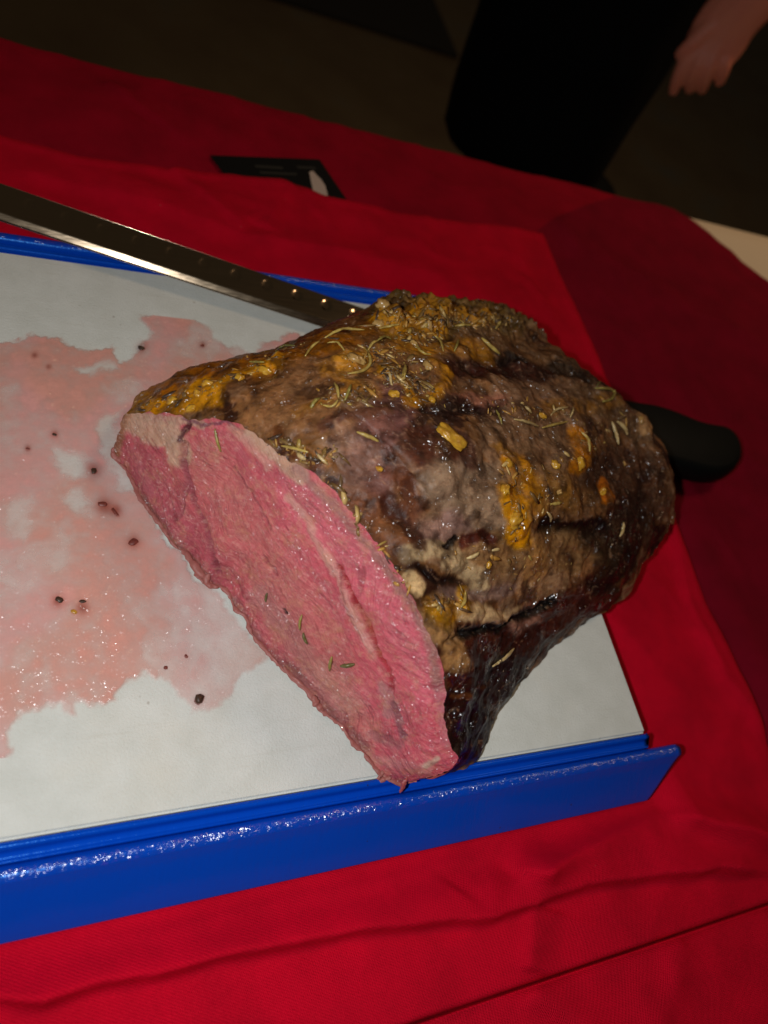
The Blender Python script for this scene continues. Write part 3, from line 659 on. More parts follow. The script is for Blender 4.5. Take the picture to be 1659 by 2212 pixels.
# --- cut face
NF = 150
lo3 = resample([(lambda q: q if q[2] > .001 else at(*p, .001))(facept(*p)) for p in lower], NU)
t = np.linspace(0, 1, NF)[:, None, None]
FG = upper3[None]*(1-t)+lo3[None]*t
FP = FG.reshape(-1, 3); fpx = project(FP)
a_ = (FP-fa)@fu; b_ = (FP-fa)@np.cross(fn, fu)
PK = (.67, .112, .145)
fcol = np.tile(np.array(PK), (len(FP), 1))
CRM = (.72, .44, .30); PINK2 = (.80, .17, .22); DEEP = (.48, .065, .078); GRY = (.34, .17, .15); PALE = (.74, .36, .30); RED = (.42, .02, .03)
FS = [
 ([(300, 1000), (360, 1090), (420, 1190), (460, 1240)], 44, .5, .5, (.42, .085, .11), 0, 0),
 ([(420, 1000), (520, 1150), (620, 1290), (700, 1420)], 60, .5, .45, (.70, .17, .16), 0, 0),
 ([(450, 990), (560, 1180), (650, 1340), (740, 1500)], 46, .7, .38, (.60, .19, .165), 0, 0),
 ([(640, 1060), (740, 1180), (830, 1290), (900, 1400), (930, 1500)], 40, .4, .65, PINK2, 0, 0),
 ([(820, 1500), (880, 1580), (920, 1620)], 50, .4, .6, (.80, .15, .19), 0, 0),
 ([(560, 1290), (640, 1400), (740, 1540)], 24, .5, .6, (.50, .21, .19), 0, 0),
 ([(700, 1450), (760, 1520), (800, 1580)], 26, .6, .4, (.72, .30, .22), 0, 0),
 ([(290, 905), (330, 935), (370, 930), (390, 985)], 24, .25, .97, CRM, .4, 0),
 ([(340, 950), (385, 960), (395, 985)], 14, .3, .95, CRM, .2, 0),
 ([(440, 915), (380, 905), (300, 900)], 9, .4, .8, (.60, .38, .26), 0, 0),
 ([(272, 905), (258, 945), (250, 975)], 13, .4, .9, (.30, .12, .05), .6, 0),
 ([(290, 970), (300, 1010), (330, 1060)], 12, .5, .6, (.66, .17, .20), .5, 0),
 ([(410, 915), (398, 935), (392, 950)], 6, .4, .95, (.10, .012, .02), -1.2, 0),
 ([(395, 905), (440, 915), (490, 912), (530, 935)], 4, .5, .85, (.22, .06, .09), -.4, 0),
 ([(540, 935), (590, 980), (630, 1010), (650, 1030)], 17, .35, .95, CRM, .3, 0),
 ([(500, 925), (545, 965), (580, 1010)], 10, .5, .7, (.72, .36, .28), 0, 0),
 ([(530, 990), (500, 950), (470, 935)], 8, .5, .5, (.52, .14, .16), -.2, 0),
 ([(620, 1075), (660, 1120), (690, 1180), (720, 1240)], 7, .5, .8, PALE, .4, 0),
 ([(700, 1190), (728, 1235), (742, 1290), (770, 1350), (800, 1400)], 7, .6, .8, (.80, .40, .34), 1.2, 0),
 ([(745, 1290), (780, 1360), (810, 1410)], 14, .6, .45, (.74, .34, .28), 0, 0),
 ([(730, 1225), (752, 1262), (762, 1290), (790, 1350), (815, 1400), (830, 1430)], 5, .5, .95, RED, -3.2, 0),
 ([(830, 1430), (850, 1470), (845, 1500), (868, 1560)], 5, .5, .7, RED, -1.2, 0),
 ([(828, 1480), (842, 1510), (838, 1540)], 11, .4, .8, (.62, .26, .26), .3, 0),
 ([(855, 1520), (862, 1570), (870, 1590)], 9, .5, .85, (.30, .11, .13), -.8, 0),
 ([(800, 1590), (830, 1600), (860, 1610)], 12, .5, .6, (.42, .16, .17), -.3, 0),
 ([(800, 1640), (850, 1650), (920, 1660)], 12, .5, .5, (.66, .30, .28), .3, 0),
 ([(500, 1010), (560, 1100), (590, 1140)], 3, .5, .8, (.36, .06, .08), -.5, 0),
 ([(398, 960), (402, 1010), (412, 1060), (435, 1120), (452, 1180), (470, 1240)], 7, .6, .75, (.30, .06, .08), -3.0, 0),
 ([(395, 985), (402, 1050), (385, 1120)], 5, .5, .6, (.34, .08, .10), -.8, 0),
 ([(570, 1200), (600, 1240)], 2.5, .5, .8, (.3, .04, .06), -.4, 0),
 ([(640, 1010), (740, 1110), (830, 1220), (900, 1330), (935, 1400), (950, 1480)], 10, .7, .85, (.38, .18, .15), 0, 0),
 ([(950, 1480), (955, 1560), (965, 1610)], 9, .6, .5, (.70, .28, .30), 0, 0),
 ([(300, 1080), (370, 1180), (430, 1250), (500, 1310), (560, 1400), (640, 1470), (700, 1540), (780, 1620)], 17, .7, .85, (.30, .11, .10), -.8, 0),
 ([(612, 1315), (616, 1320)], 4, .4, .95, (.02, .01, .01), -1.5, 0),
 ([(940, 1640), (915, 1650)], 7, .5, .8, (.66, .50, .36), .5, 0),
]
frel = np.zeros(len(FP)); fgl = np.zeros(len(FP))
FS.append(([(600, 1020), (700, 1110), (790, 1220), (870, 1340), (920, 1430)], 30, .6, 0, None, 0, 1))
FS.append(([(640, 1180), (720, 1290), (780, 1380)], 14, .6, 0, None, 0, 1))
FS.append(([(300, 1060), (400, 1190), (520, 1320), (640, 1460)], 14, .6, 0, None, 0, .8))
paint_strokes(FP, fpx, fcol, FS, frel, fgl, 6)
# fibre coordinates: stretched along the slice, swirl warped
sw = .004*np.stack([perlin(np.c_[a_*28, b_*28, 0*a_]), perlin(np.c_[a_*28, b_*28, 0*a_+5])], 1)
ang = 10*sw[:, 0]*3+.18
au = a_+sw[:, 0]; bu = b_+sw[:, 1]
fx = (au*np.cos(ang)-bu*np.sin(ang)); fy = (au*np.sin(ang)+bu*np.cos(ang))
fib3 = np.stack([fx*17, fy*135, np.zeros_like(fx)], 1)
edge = np.minimum(np.repeat(np.linspace(0, 1, NF)[:, None], NU, 1), np.repeat(np.linspace(1, 0, NF)[:, None], NU, 1)).ravel()
ends = np.tile(np.minimum(np.linspace(0, 1, NU), np.linspace(1, 0, NU)), NF)
ef = sstep(edge, 0, .05)*sstep(ends, 0, .02)
fd = (.0016*fbm(np.c_[a_*24, b_*40, 0*a_], 2)+.0007*fbm(fib3*.9, 3)+.0004*fbm(FP*330, 3)+frel)*ef
fcol *= (1+.16*fbm(np.c_[a_*60, b_*160, 0*a_], 3))[:, None]
fcol += (np.array([.34, .04, .06])-fcol)*(sstep(fbm(fib3*2.2+9, 3), .52, .72)*.6)[:, None]
FV = FP+fn*fd[:, None]
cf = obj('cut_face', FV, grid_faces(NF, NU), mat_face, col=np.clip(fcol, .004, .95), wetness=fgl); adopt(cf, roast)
a4 = cf.data.attributes.new('fibre', 'FLOAT_VECTOR', 'POINT'); a4.data.foreach_set('vector', (fib3).astype(np.float32).ravel())
del a4

# tube helper (tapered, along 3-D points)
def tube(pts, rad, k=7, flat=1., up=(0, 0, 1)):
    pts = [Vector(p) for p in pts]; V = []; n = len(pts)
    for i, p in enumerate(pts):
        d = (pts[min(i+1, n-1)]-pts[max(i-1, 0)]).normalized(); s = d.cross(Vector(up[i] if isinstance(up, list) else up)).normalized(); u = s.cross(d)
        for j in range(k):
            a = 2*math.pi*j/k; V.append(p+(s*math.cos(a)+u*math.sin(a)*flat)*rad[i])
    Fc = [(i*k+j, i*k+(j+1) % k, (i+1)*k+(j+1) % k, (i+1)*k+j) for i in range(n-1) for j in range(k)]
    Fc += [tuple(range(k-1, -1, -1)), tuple(range((n-1)*k, n*k))]
    return V, Fc

# torn shreds and bits along the lower rim of the face
m = M('meat shred'); m.set(Base_Color=(.42, .09, .085), Roughness=.35, Coat_Weight=.3, Subsurface_Weight=.2, Subsurface_Radius=(.004, .001, .001)); m.bump(m.noise(500, 4), .5, .0008); mat_shred = m.m
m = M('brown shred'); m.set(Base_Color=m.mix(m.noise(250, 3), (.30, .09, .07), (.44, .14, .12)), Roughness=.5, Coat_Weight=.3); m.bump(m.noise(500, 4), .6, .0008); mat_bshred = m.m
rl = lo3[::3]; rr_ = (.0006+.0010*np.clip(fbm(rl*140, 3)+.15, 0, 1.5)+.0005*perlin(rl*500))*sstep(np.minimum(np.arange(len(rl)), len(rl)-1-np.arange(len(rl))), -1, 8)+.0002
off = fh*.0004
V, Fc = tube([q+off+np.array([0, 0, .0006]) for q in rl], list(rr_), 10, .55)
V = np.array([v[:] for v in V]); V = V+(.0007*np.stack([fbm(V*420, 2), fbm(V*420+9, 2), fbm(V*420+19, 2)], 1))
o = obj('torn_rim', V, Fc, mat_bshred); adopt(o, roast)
def shred(pz, r, mat, lab=None):
    pts = resample([at(*p) for p in pz], 12)
    rad = [r*.00062*(math.sin(math.pi*min(.97, max(.06, i/11.)))**.6)*(1+.45*random.uniform(-1, 1)) for i in range(12)]
    V, Fc = tube(pts, rad, 9, .7); V = [v+Vector((random.gauss(0, .0002), random.gauss(0, .0002), random.gauss(0, .0002))) for v in V]
    o = obj('meat_shred', V, Fc, mat)
    sm = o.modifiers.new('s', 'SUBSURF'); sm.levels = 1; sm.render_levels = 1
    adopt(o, roast)
    if lab: o['label'] = lab
shred([(880, 1678, .009), (874, 1690, .008), (868, 1704, .005), (864, 1714, .003)], 2.3, mat_shred, 'pink torn shred hanging over the front rail')
shred([(845, 1680, .004), (828, 1684, .002), (812, 1692, .001)], 1.8, mat_bshred)
shred([(830, 1662, .003), (822, 1676, .002), (815, 1684, .001)], 2.0, mat_bshred)
shred([(676, 1502, .004), (684, 1520, .003), (700, 1536, .002)], 3.4, mat_bshred, 'brown ragged flap at the lower rim of the cut face')
shred([(452, 1238, .005), (446, 1256, .003), (458, 1266, .002), (474, 1268, .002)], 3.2, mat_bshred)
shred([(400, 1190, .004), (430, 1235, .004), (460, 1262, .002)], 3.0, mat_bshred)
shred([(612, 1440, .003), (632, 1462, .002), (660, 1486, .002)], 2.6, mat_bshred)
shred([(246, 965, .004), (246, 982, .002), (262, 998, .002)], 2.8, mat_bshred)
shred([(560, 1385, .002), (585, 1418, .002), (606, 1440, .002)], 1.6, mat_bshred)
shred([(900, 1675, .008), (930, 1676, .007), (965, 1662, .010), (990, 1645, .018)], 2.6, mat_shred)
shred([(985, 1652, .016), (992, 1640, .022), (996, 1634, .026)], 1.6, mat_shred)

# ------------------------------------------------------------------ things lying on the roast
bpy.context.view_layer.update()
def bvh(o):
    me = o.data; n = len(me.vertices); co = np.empty(n*3, np.float32); me.vertices.foreach_get('co', co)
    return BVHTree.FromPolygons([tuple(v) for v in co.reshape(-1, 3).tolist()], [tuple(p.vertices) for p in me.polygons])
B1 = bvh(crust); B2 = bvh(cf); CV = Vector(CAM.tolist())
def hit(px, py):
    d = Vector(ray(px, py).tolist()).normalized(); best = None
    for b in (B1, B2):
        h = b.ray_cast(CV, d)
        if h[0] is not None and (best is None or h[3] < best[3]): best = h
    if best is None:
        p = Vector(at(px, py, .0008).tolist()); return p, Vector((0, 0, 1))
    nn = best[1]
    return best[0], (nn if nn.dot(d) < 0 else -nn)

def needle(pts, mat, label, width=1.):
    D = resample([(x/1.1574, y/1.1574) for x, y in pts], 14); P = []; U = []
    for i, (x, y) in enumerate(D):
        p, nn = hit(x, y); P.append(p); U.append(nn)
    P = [P[0]]+[(P[i-1]+P[i]*2+P[i+1])/4 for i in range(1, 13)]+[P[-1]]; N0 = sum(U, Vector()).normalized()
    lift = random.uniform(.0004, .0012)
    r = .00068*width
    P = [p+N0*(r*.6+lift*math.sin(math.pi*i/13)*random.uniform(.6, 1.1)) for i, p in enumerate(P)]
    rad = [r*(.35+.65*min(1, 3.2*min(i+.4, 13.4-i)/13)) for i in range(14)]
    V, Fc = tube(P, rad, 7, .75, [u for u in U])
    o = obj('rosemary_needle', V, Fc, mat); tag(o, label, 'rosemary needle', 'rosemary needles scattered over the roast'); return o
G_, Y_, P_, K_ = mat_needle, mat_needle_gold, mat_needle_pale, mat_needle_dark
NEED = [
 ([(539, 1071), (546, 1100), (554, 1129)], G_, 'green rosemary needle upright near the top of the pink cut face', 1.1),
 ([(751, 1575), (753, 1555), (756, 1536)], G_, 'upper of two rosemary needles end to end on the pink cut face', 1.),
 ([(760, 1580), (764, 1594), (771, 1609)], K_, 'lower of two rosemary needles end to end on the pink cut face', 1.2),
 ([(825, 1676), (827, 1658), (831, 1640)], G_, 'short upright rosemary needle low on the cut face, beside a level one', 1.2),
 ([(852, 1664), (870, 1661), (888, 1659)], K_, 'level dark rosemary piece low on the pink cut face', 1.5),
 ([(666, 1505), (668, 1494), (670, 1482)], K_, 'faint dark rosemary speck left of the black pit on the cut face', 1.),
 ([(891, 1081), (916, 1092), (946, 1105)], Y_, 'gold rosemary needle left of the large yellow garlic piece', 1.3),
 ([(779, 1023), (788, 1010), (801, 998)], G_, 'short stubby rosemary needle above the fatty edge of the cut face', 1.5),
 ([(868, 936), (900, 932), (920, 920), (926, 902), (914, 872)], Y_, 'long hooked gold rosemary needle on the crest below the garlic chunk', 1.2),
 ([(921, 876), (932, 862), (946, 853)], Y_, 'straight gold needle just above the hooked one', 1.1),
 ([(764, 892), (780, 872), (801, 853)], Y_, 'slanting gold rosemary needle on the back slope, left of the hooked one', 1.1),
 ([(812, 847), (853, 830), (911, 827)], Y_, 'long pale green needle lying along the back ridge', 1.3),
 ([(818, 859), (843, 862), (861, 878)], Y_, 'curved thin needle just below the long ridge needle', .9),
 ([(836, 958), (844, 976), (847, 998)], Y_, 'upright rosemary needle in the middle of the crest', 1.),
 ([(862, 1003), (870, 984), (878, 962)], G_, 'leaning rosemary needle right beside the upright crest one', 1.),
 ([(808, 1014), (832, 1018), (846, 1000)], Y_, 'small bent needle at the foot of the upright crest one', .9),
 ([(1012, 912), (1011, 930), (1009, 948)], Y_, 'short vertical needle in the crust cluster at the crest', 1.),
 ([(973, 930), (976, 946), (979, 964)], P_, 'pale vertical needle left of the crest cluster', 1.),
 ([(624, 906), (642, 908), (662, 907)], G_, 'small level green needle on the back edge above the cut face', 1.),
 ([(745, 1133), (756, 1140), (767, 1149)], P_, 'bright wet rosemary piece on the rim between crust and cut face', 1.6),
 ([(794, 1135), (806, 1148), (820, 1161)], P_, 'thin pale needle right of the bright wet piece on the rim', 1.),
 ([(704, 1114), (738, 1120), (772, 1130)], Y_, 'gold needle lying along the charred rim of the cut face', 1.),
 ([(1135, 816), (1156, 816), (1178, 815)], Y_, 'level gold needle on the back ridge near the dark knob', 1.2),
 ([(1238, 822), (1246, 810), (1252, 797)], Y_, 'short steep needle at the far end of the back ridge', 1.2),
 ([(1202, 846), (1225, 869), (1248, 887)], Y_, 'thick gold needle slanting down below the far end of the ridge', 1.8),
 ([(1039, 855), (1044, 876), (1058, 888), (1078, 888)], Y_, 'C-shaped gold needle on the back slope', 1.2),
 ([(1135, 880), (1141, 866), (1146, 850)], G_, 'short green needle right of the C-shaped one', 1.),
 ([(1004, 950), (1007, 934), (1012, 915)], Y_, 'thin gold needle crossing the crest cluster', .8),
 ([(1239, 1026), (1245, 1044), (1254, 1062)], G_, 'thin green needle above the greyish middle of the crust', .9),
 ([(1283, 1049), (1312, 1056), (1346, 1067)], P_, 'long pale straight needle right of the large garlic piece', 1.2),
 ([(1354, 1070), (1385, 1062), (1419, 1054)], Y_, 'long gold needle meeting the pale straight one in a V', 1.1),
 ([(1376, 1039), (1390, 1025), (1421, 1018)], P_, 'arched pale needle above the V of two long needles', 1.),
 ([(1484, 972), (1515, 974), (1534, 982), (1527, 1000), (1505, 1005)], G_, 'hook-shaped green needle high on the far right of the roast', 1.6),
 ([(1491, 968), (1496, 960), (1503, 955)], K_, 'short dark needle above the hook-shaped one', 1.),
 ([(1527, 1055), (1535, 1082), (1544, 1113)], P_, 'left prong of the pale V of needles at the right end', 2.0),
 ([(1540, 1054), (1556, 1068), (1566, 1088)], P_, 'right prong of the pale V of needles at the right end', 2.0),
 ([(1451, 1080), (1466, 1100), (1473, 1130)], Y_, 'curved gold needle running down the right side glaze', 1.4),
 ([(1311, 1017), (1318, 1026), (1327, 1034)], P_, 'tiny pale needle above the long straight one', 1.3),
 ([(1424, 1044), (1428, 1032), (1432, 1018)], P_, 'tiny steep needle beside a bright wet highlight at right', .9),
 ([(1165, 1395), (1180, 1388), (1197, 1379)], P_, 'pale flat needle on the lower flank above the white fat', 1.4),
 ([(1228, 1376), (1238, 1372), (1248, 1373)], P_, 'tiny tan needle right of the pale flat one on the lower flank', 1.2),
 ([(1547, 1342), (1552, 1325), (1557, 1306)], P_, 'dull pale needle on the dark lower right end', 1.6),
 ([(948, 822), (972, 818), (998, 812)], Y_, 'gold needle lying along the middle of the back ridge', 1.1),
 ([(1229, 1665), (1255, 1645), (1283, 1620)], P_, 'lone pale needle on the dark maroon lower flank', 1.5),
 ([(1374, 1260), (1387, 1258), (1401, 1256)], Y_, 'short level yellow needle under the right side glaze', 1.4),
 ([(1365, 1278), (1372, 1290), (1374, 1304)], P_, 'crumbly pale needle under the short level yellow one', 1.2),
 ([(1150, 1520), (1158, 1505), (1162, 1480)], Y_, 'yellow needle stuck in the glaze above the black crevice', 1.3),
 ([(940, 856), (960, 846), (978, 850)], G_, 'small bowed needle behind the crest, left of centre', 1.),
 ([(1085, 840), (1100, 858), (1108, 880)], Y_, 'steep gold needle between the ridge and the C-shaped one', 1.),
 ([(690, 880), (712, 868), (738, 866)], K_, 'dark needle on the brown back slope above the glaze', 1.),
]
for pts, mt, lab, wd in NEED: needle(pts, mt, lab, wd)

def lump(bm, p, nn, rx, ry, rz, ang, seed, sub=2, col=None, cl_=None):
    r = bmesh.ops.create_icosphere(bm, subdivisions=sub, radius=1.)
    t1 = nn.orthogonal().normalized(); t2 = nn.cross(t1); c, s = math.cos(ang), math.sin(ang); u = t1*c+t2*s; v = nn.cross(u)
    rng = random.Random(seed); ph = Vector((rng.uniform(0, 99),)*3)
    co = np.array([q.co[:] for q in r['verts']]); d = 1+(.35 if sub > 1 else .6)*fbm(co*1.3+seed*3.7, 2)
    if sub > 2: d = d+.30*fbm(co*2.6+seed, 3)
    for q, k in zip(r['verts'], d):
        a = q.co*float(k)
        a.x = math.copysign(abs(a.x)**.8, a.x)
        q.co = p+u*(a.x*rx)+v*(a.y*ry)+nn*(a.z*rz+rz*.12)
        if cl_ is not None: q[cl_] = (*col, 1)
def img_angle(nn, deg):   # orientation about normal, measured from a fixed world direction
    return math.radians(deg)
GAR = [
 ((1127, 1093), (7.6, 5.0, 2.3), 0, 'big', mat_garlic, 'large ridged yellow garlic piece in the middle of the crust'),
 ((1388, 1162), (2.6, 2.0, 1.6), 40, '', mat_garlic, 'yellow garlic bit left of the glossy right side glaze'),
 ((1272, 1160), (2.0, 2.2, 1.5), 80, '', mat_garlic, 'small ochre garlic bit at the head of the lower glaze streak'),
 ((1262, 1222), (2.2, 3.0, 1.8), 10, '', mat_garlic, 'garlic lump topping the long yellow glaze smear'),
 ((1288, 1300), (3.0, 4.2, 2.0), 20, '', mat_garlic, 'wet garlic lump low in the long yellow glaze smear'),
 ((1450, 1160), (3.4, 2.8, 2.0), 60, '', mat_garlic, 'orange yellow garlic lump in the right side glaze'),
 ((1508, 1228), (1.8, 3.4, 1.3), 60, '', mat_garlic, 'thin orange garlic sliver low at the right end'),
 ((1559, 1160), (1.7, 1.2, 1.2), 30, '', mat_garlic_pale, 'single pale crumb on the dark right end'),
 ((1397, 1230), (1.6, 1.2, 1.2), 0, '', mat_garlic_pale, 'small shiny crumb between the two glaze patches'),
 ((890, 898), (4.4, 3.2, 2.0), 10, '', mat_garlic_pale, 'cream yellow garlic chunk on the crest'),
 ((660, 925), (4.0, 2.0, 1.6), 20, '', mat_garlic, 'flattened garlic bit on the back slope glaze'),
 ((600, 945), (2.4, 2.0, 1.6), 40, '', mat_garlic, 'small garlic bit in the middle of the left glaze'),
 ((520, 960), (2.6, 1.9, 1.7), 10, '', mat_garlic, 'rounded garlic bit high in the left glaze'),
 ((495, 985), (2.0, 1.8, 1.6), 70, '', mat_garlic, 'garlic bit with a wet spot in the left glaze'),
 ((432, 1004), (3.2, 2.3, 1.8), 20, '', mat_garlic, 'bright garlic lump near the left tip of the roast'),
 ((478, 1022), (2.8, 1.8, 1.5), -10, '', mat_garlic, 'garlic bit at the lower edge of the left glaze'),
 ((956, 764), (3.6, 3.0, 3.0), 30, '', mat_garlic_pale, 'orange brown crumb standing up at the back of the ridge'),
 ((945, 812), (3.2, 2.4, 2.0), 0, '', mat_garlic_pale, 'tan garlic bit on the left part of the ridge'),
 ((1072, 814), (2.8, 1.8, 1.6), 15, '', mat_garlic_pale, 'pale garlic flake in the middle of the ridge'),
 ((1356, 1040), (2.4, 1.5, 1.3), 15, '', mat_garlic, 'orange crumb under the arched pale needle'),
 ((1221, 1412), (1.3, 1.7, 1.1), 10, '', mat_garlic, 'tiny orange crumb on the lower flank'),
 ((948, 1172), (1.6, 1.0, .8), 40, '', mat_garlic, 'tiny ochre crumb on the purple brown middle'),
 ((1603, 1050), (3.0, 1.9, 1.2), 100, '', mat_garlic_pale, 'blurred cream fat bit at the far right end by the knife handle'),
 ((985, 985), (2.6, 2.0, 1.4), 40, '', mat_garlic, 'garlic bit in the crest cluster, lower left'),
 ((1035, 860), (2.2, 1.6, 1.4), 40, '', mat_garlic_pale, 'tan crumb on the back slope left of the C-shaped needle'),
 ((1070, 915), (3.2, 2.2, 1.5), 70, '', mat_garlic_pale, 'ring of tan garlic at the right of the crest cluster'),
 ((1080, 1000), (1.6, 1.4, 1.2), 70, '', mat_garlic, 'orange crumb under the crest cluster'),
]
def along(nn, px, py, deg):
    return math.radians(deg)
for k, ((x, y), (a, b, c_), dg, kind, mt, lab) in enumerate(GAR):
    p, nn = hit(x/1.1574, y/1.1574); bm = bmesh.new()
    # long axis: image right direction laid into the surface, turned by dg
    rt = Vector(R[0].tolist())*math.cos(math.radians(dg+25 if kind else dg))+Vector(R[1].tolist())*math.sin(math.radians(dg+12 if kind else dg)); rt = (rt-nn*rt.dot(nn)).normalized()
    t1 = nn.orthogonal().normalized(); t2 = nn.cross(t1); ang = math.atan2(rt.dot(t2), rt.dot(t1))
    lump(bm, p, nn, a*.001, b*.001, c_*.001, ang, k+2, 3)
    o = bm_obj('garlic_piece', bm, mt); tag(o, lab, 'garlic piece', 'garlic pieces stuck to the roast')

# fine herb crumbs, uncountable
bm = bmesh.new(); cl_ = bm.verts.layers.float_color.new('paint')
zones = [([(300, 880), (380, 855), (470, 830), (560, 790)], 18, 70), ([(560, 780), (700, 730), (820, 690)], 16, 30), ([(830, 680), (900, 690), (1000, 690), (1100, 700)], 26, 330),
         ([(830, 780), (880, 830), (930, 850)], 36, 220), ([(760, 780), (860, 740), (960, 730)], 26, 130), ([(600, 950), (680, 990), (720, 970)], 20, 90), ([(1080, 880), (1180, 890), (1240, 900)], 30, 60),
         ([(1100, 1000), (1120, 1100), (1110, 1170)], 22, 50), ([(1170, 1040), (1190, 1100)], 18, 30), ([(930, 1310), (1000, 1300)], 24, 45), ([(700, 1010), (820, 1180), (900, 1300)], 14, 40), ([(800, 850), (700, 860)], 30, 50),
         ([(1200, 1000), (1270, 950), (1340, 880)], 40, 50), ([(950, 1200), (1100, 1230), (1200, 1200)], 50, 40)]
pal = [(.16, .08, .02), (.24, .13, .03), (.12, .06, .02), (.50, .26, .05), (.38, .24, .05), (.55, .36, .12), (.20, .11, .03), (.30, .14, .03), (.06, .03, .015), (.42, .20, .03)]
sd = 50
for pts, rad, cnt in zones:
    line = resample([(float(a), float(b)) for a, b in pts], 40)
    for _ in range(cnt):
        x, y = line[random.randrange(40)]; x += random.gauss(0, rad*.6); y += random.gauss(0, rad*.45)
        p, nn = hit(x, y)
        if p.z < .004 and (p.x < -.30 or p.y > .30): continue
        if p.z < .002: continue
        s0 = random.choice([.3, .4, .5, .6, .8, 1.1, 1.6])*.001; sd += 1
        lump(bm, p, nn, s0*random.uniform(.8, 3.2), s0*random.uniform(.35, .9), s0*.38, random.uniform(0, 6), sd, 1, random.choice(pal), cl_)
o = bm_obj('herb_crumbs', bm, mat_crumbs)
tag(o, 'fine crumbs of garlic and herbs crusted over the top of the roast', 'herb crust', kind='stuff')

# ------------------------------------------------------------------ meat juice
def D2W(pts): return [tuple(at(x, y, 0)[:2]) for x, y in pts]
outer = D2W([(-260, 760), (-120, 730), (0, 730), (70, 726), (130, 738), (175, 757), (205, 757), (240, 743), (252, 762), (262, 785), (300, 760), (322, 730), (312, 690), (340, 657), (390, 660), (430, 690), (470, 735), (540, 765), (600, 725), (640, 720), (660, 760), (620, 860), (420, 980), (330, 1000), (330, 1110), (440, 1260), (545, 1370), (580, 1430), (500, 1468), (478, 1510), (420, 1545), (396, 1520), (360, 1478), (318, 1452), (273, 1488), (230, 1521), (182, 1528), (160, 1556), (120, 1528), (98, 1520), (51, 1536), (33, 1580), (22, 1635), (-10, 1665), (-120, 1700), (-300, 1720)])
holes = [D2W(h) for h in ([(120, 985), (150, 975), (182, 990), (170, 1025), (150, 1040), (128, 1015)], [(148, 1075), (180, 1068), (200, 1090), (185, 1112), (155, 1105)],
         [(165, 790), (240, 785), (245, 800), (190, 812), (168, 808)], [(226, 905), (262, 890), (262, 1000), (285, 1060), (246, 1060), (236, 1000), (215, 940)],
         [(10, 1085), (60, 1060), (75, 1120), (50, 1170), (0, 1160)], [(0, 1240), (60, 1230), (80, 1290), (20, 1330), (-30, 1290)])]
hop = [.72, .72, .85, .7, .5, .35]
gx = np.arange(-.42, -.10, .0008); gy = np.arange(.03, .27, .0008)
X, Y = np.meshgrid(gx, gy, indexing='ij'); Q = np.stack([X.ravel(), Y.ravel()], 1)
Q3 = np.c_[Q, np.zeros(len(Q))]
Qw = Q+.0045*np.stack([fbm(Q3*60, 4), fbm(Q3*60+20, 4)], 1)+.0012*np.stack([fbm(Q3*350, 2), fbm(Q3*350+20, 2)], 1)
sdv = poly_sd(Qw, outer); den = sstep(sdv, -.0012, .0028)*.62+sstep(sdv, .002, .02)*.14
qp = project(Q3)
for h, op in zip(holes, hop): den = den*(1-op*sstep(poly_sd(Qw, h), -.003, .003))
blot = fbm(Q3*38+60, 4); den = den*(.92+.26*blot)
right = sstep(qp[:, 0], 330, 520)*sstep(qp[:, 1], 1080, 1320); den = den*(1-.55*right)
def spot(x, y, r, a): return a*np.exp(-(((qp[:, 0]-x)**2+(qp[:, 1]-y)**2)/(r*r)))
den = den*(1+spot(200, 770, 60, .5)+spot(80, 770, 90, .25)+spot(370, 700, 55, .5)+spot(100, 850, 80, .25)+spot(620, 735, 30, .5)+spot(60, 1490, 50, .4)+spot(150, 1500, 60, .3))
den = den*(1+.30*fbm(Q3*140+33, 3))+.06*np.exp(-((sdv-.0022)/.0014)**2)*(sdv > 0)
den = den*(1-.35*sstep(fbm(Q3*30+90, 4), .15, .5))
den = np.clip(den, 0, .95)
warm = sstep(fbm(Q3*20+5, 3)+spot(200, 770, 80, .8)+spot(370, 690, 50, .4)+spot(200, 1450, 160, .5)-spot(300, 830, 100, .4), -.2, .5)[:, None]
jc = np.array([.86, .41, .37])*(1-warm)+np.array([.82, .375, .30])*warm
for (x, y, r) in [(305, 752, 13), (203, 1018, 18), (288, 1172, 15), (118, 940, 8), (225, 1095, 20), (250, 1105, 14), (125, 1300, 14), (178, 1315, 15), (430, 1510, 10), (437, 747, 8), (75, 770, 7), (60, 970, 8), (105, 795, 6)]:
    s1 = spot(x, y, r, 1.)[:, None]; jc = jc*(1-s1*.8)+np.array([.30, .045, .02])*s1*.8; den = np.clip(den+spot(x, y, r, .35), 0, .95)
V = np.stack([Q[:, 0], Q[:, 1], .0003+.0007*sstep(den, 0, .6)+.00012*fbm(Q3*220, 2)], 1)
Fc = grid_faces(len(gx), len(gy)); kf = (den[Fc] > .012).any(1); Fc = Fc[kf]; us = np.unique(Fc); mp = -np.ones(len(V), int); mp[us] = np.arange(len(us))
ju = obj('meat_juice', V[us], mp[Fc], mat_juice, col=jc[us], film=den[us])
tag(ju, 'thin pink and orange puddle of meat juice on the left of the white board', 'meat juice')

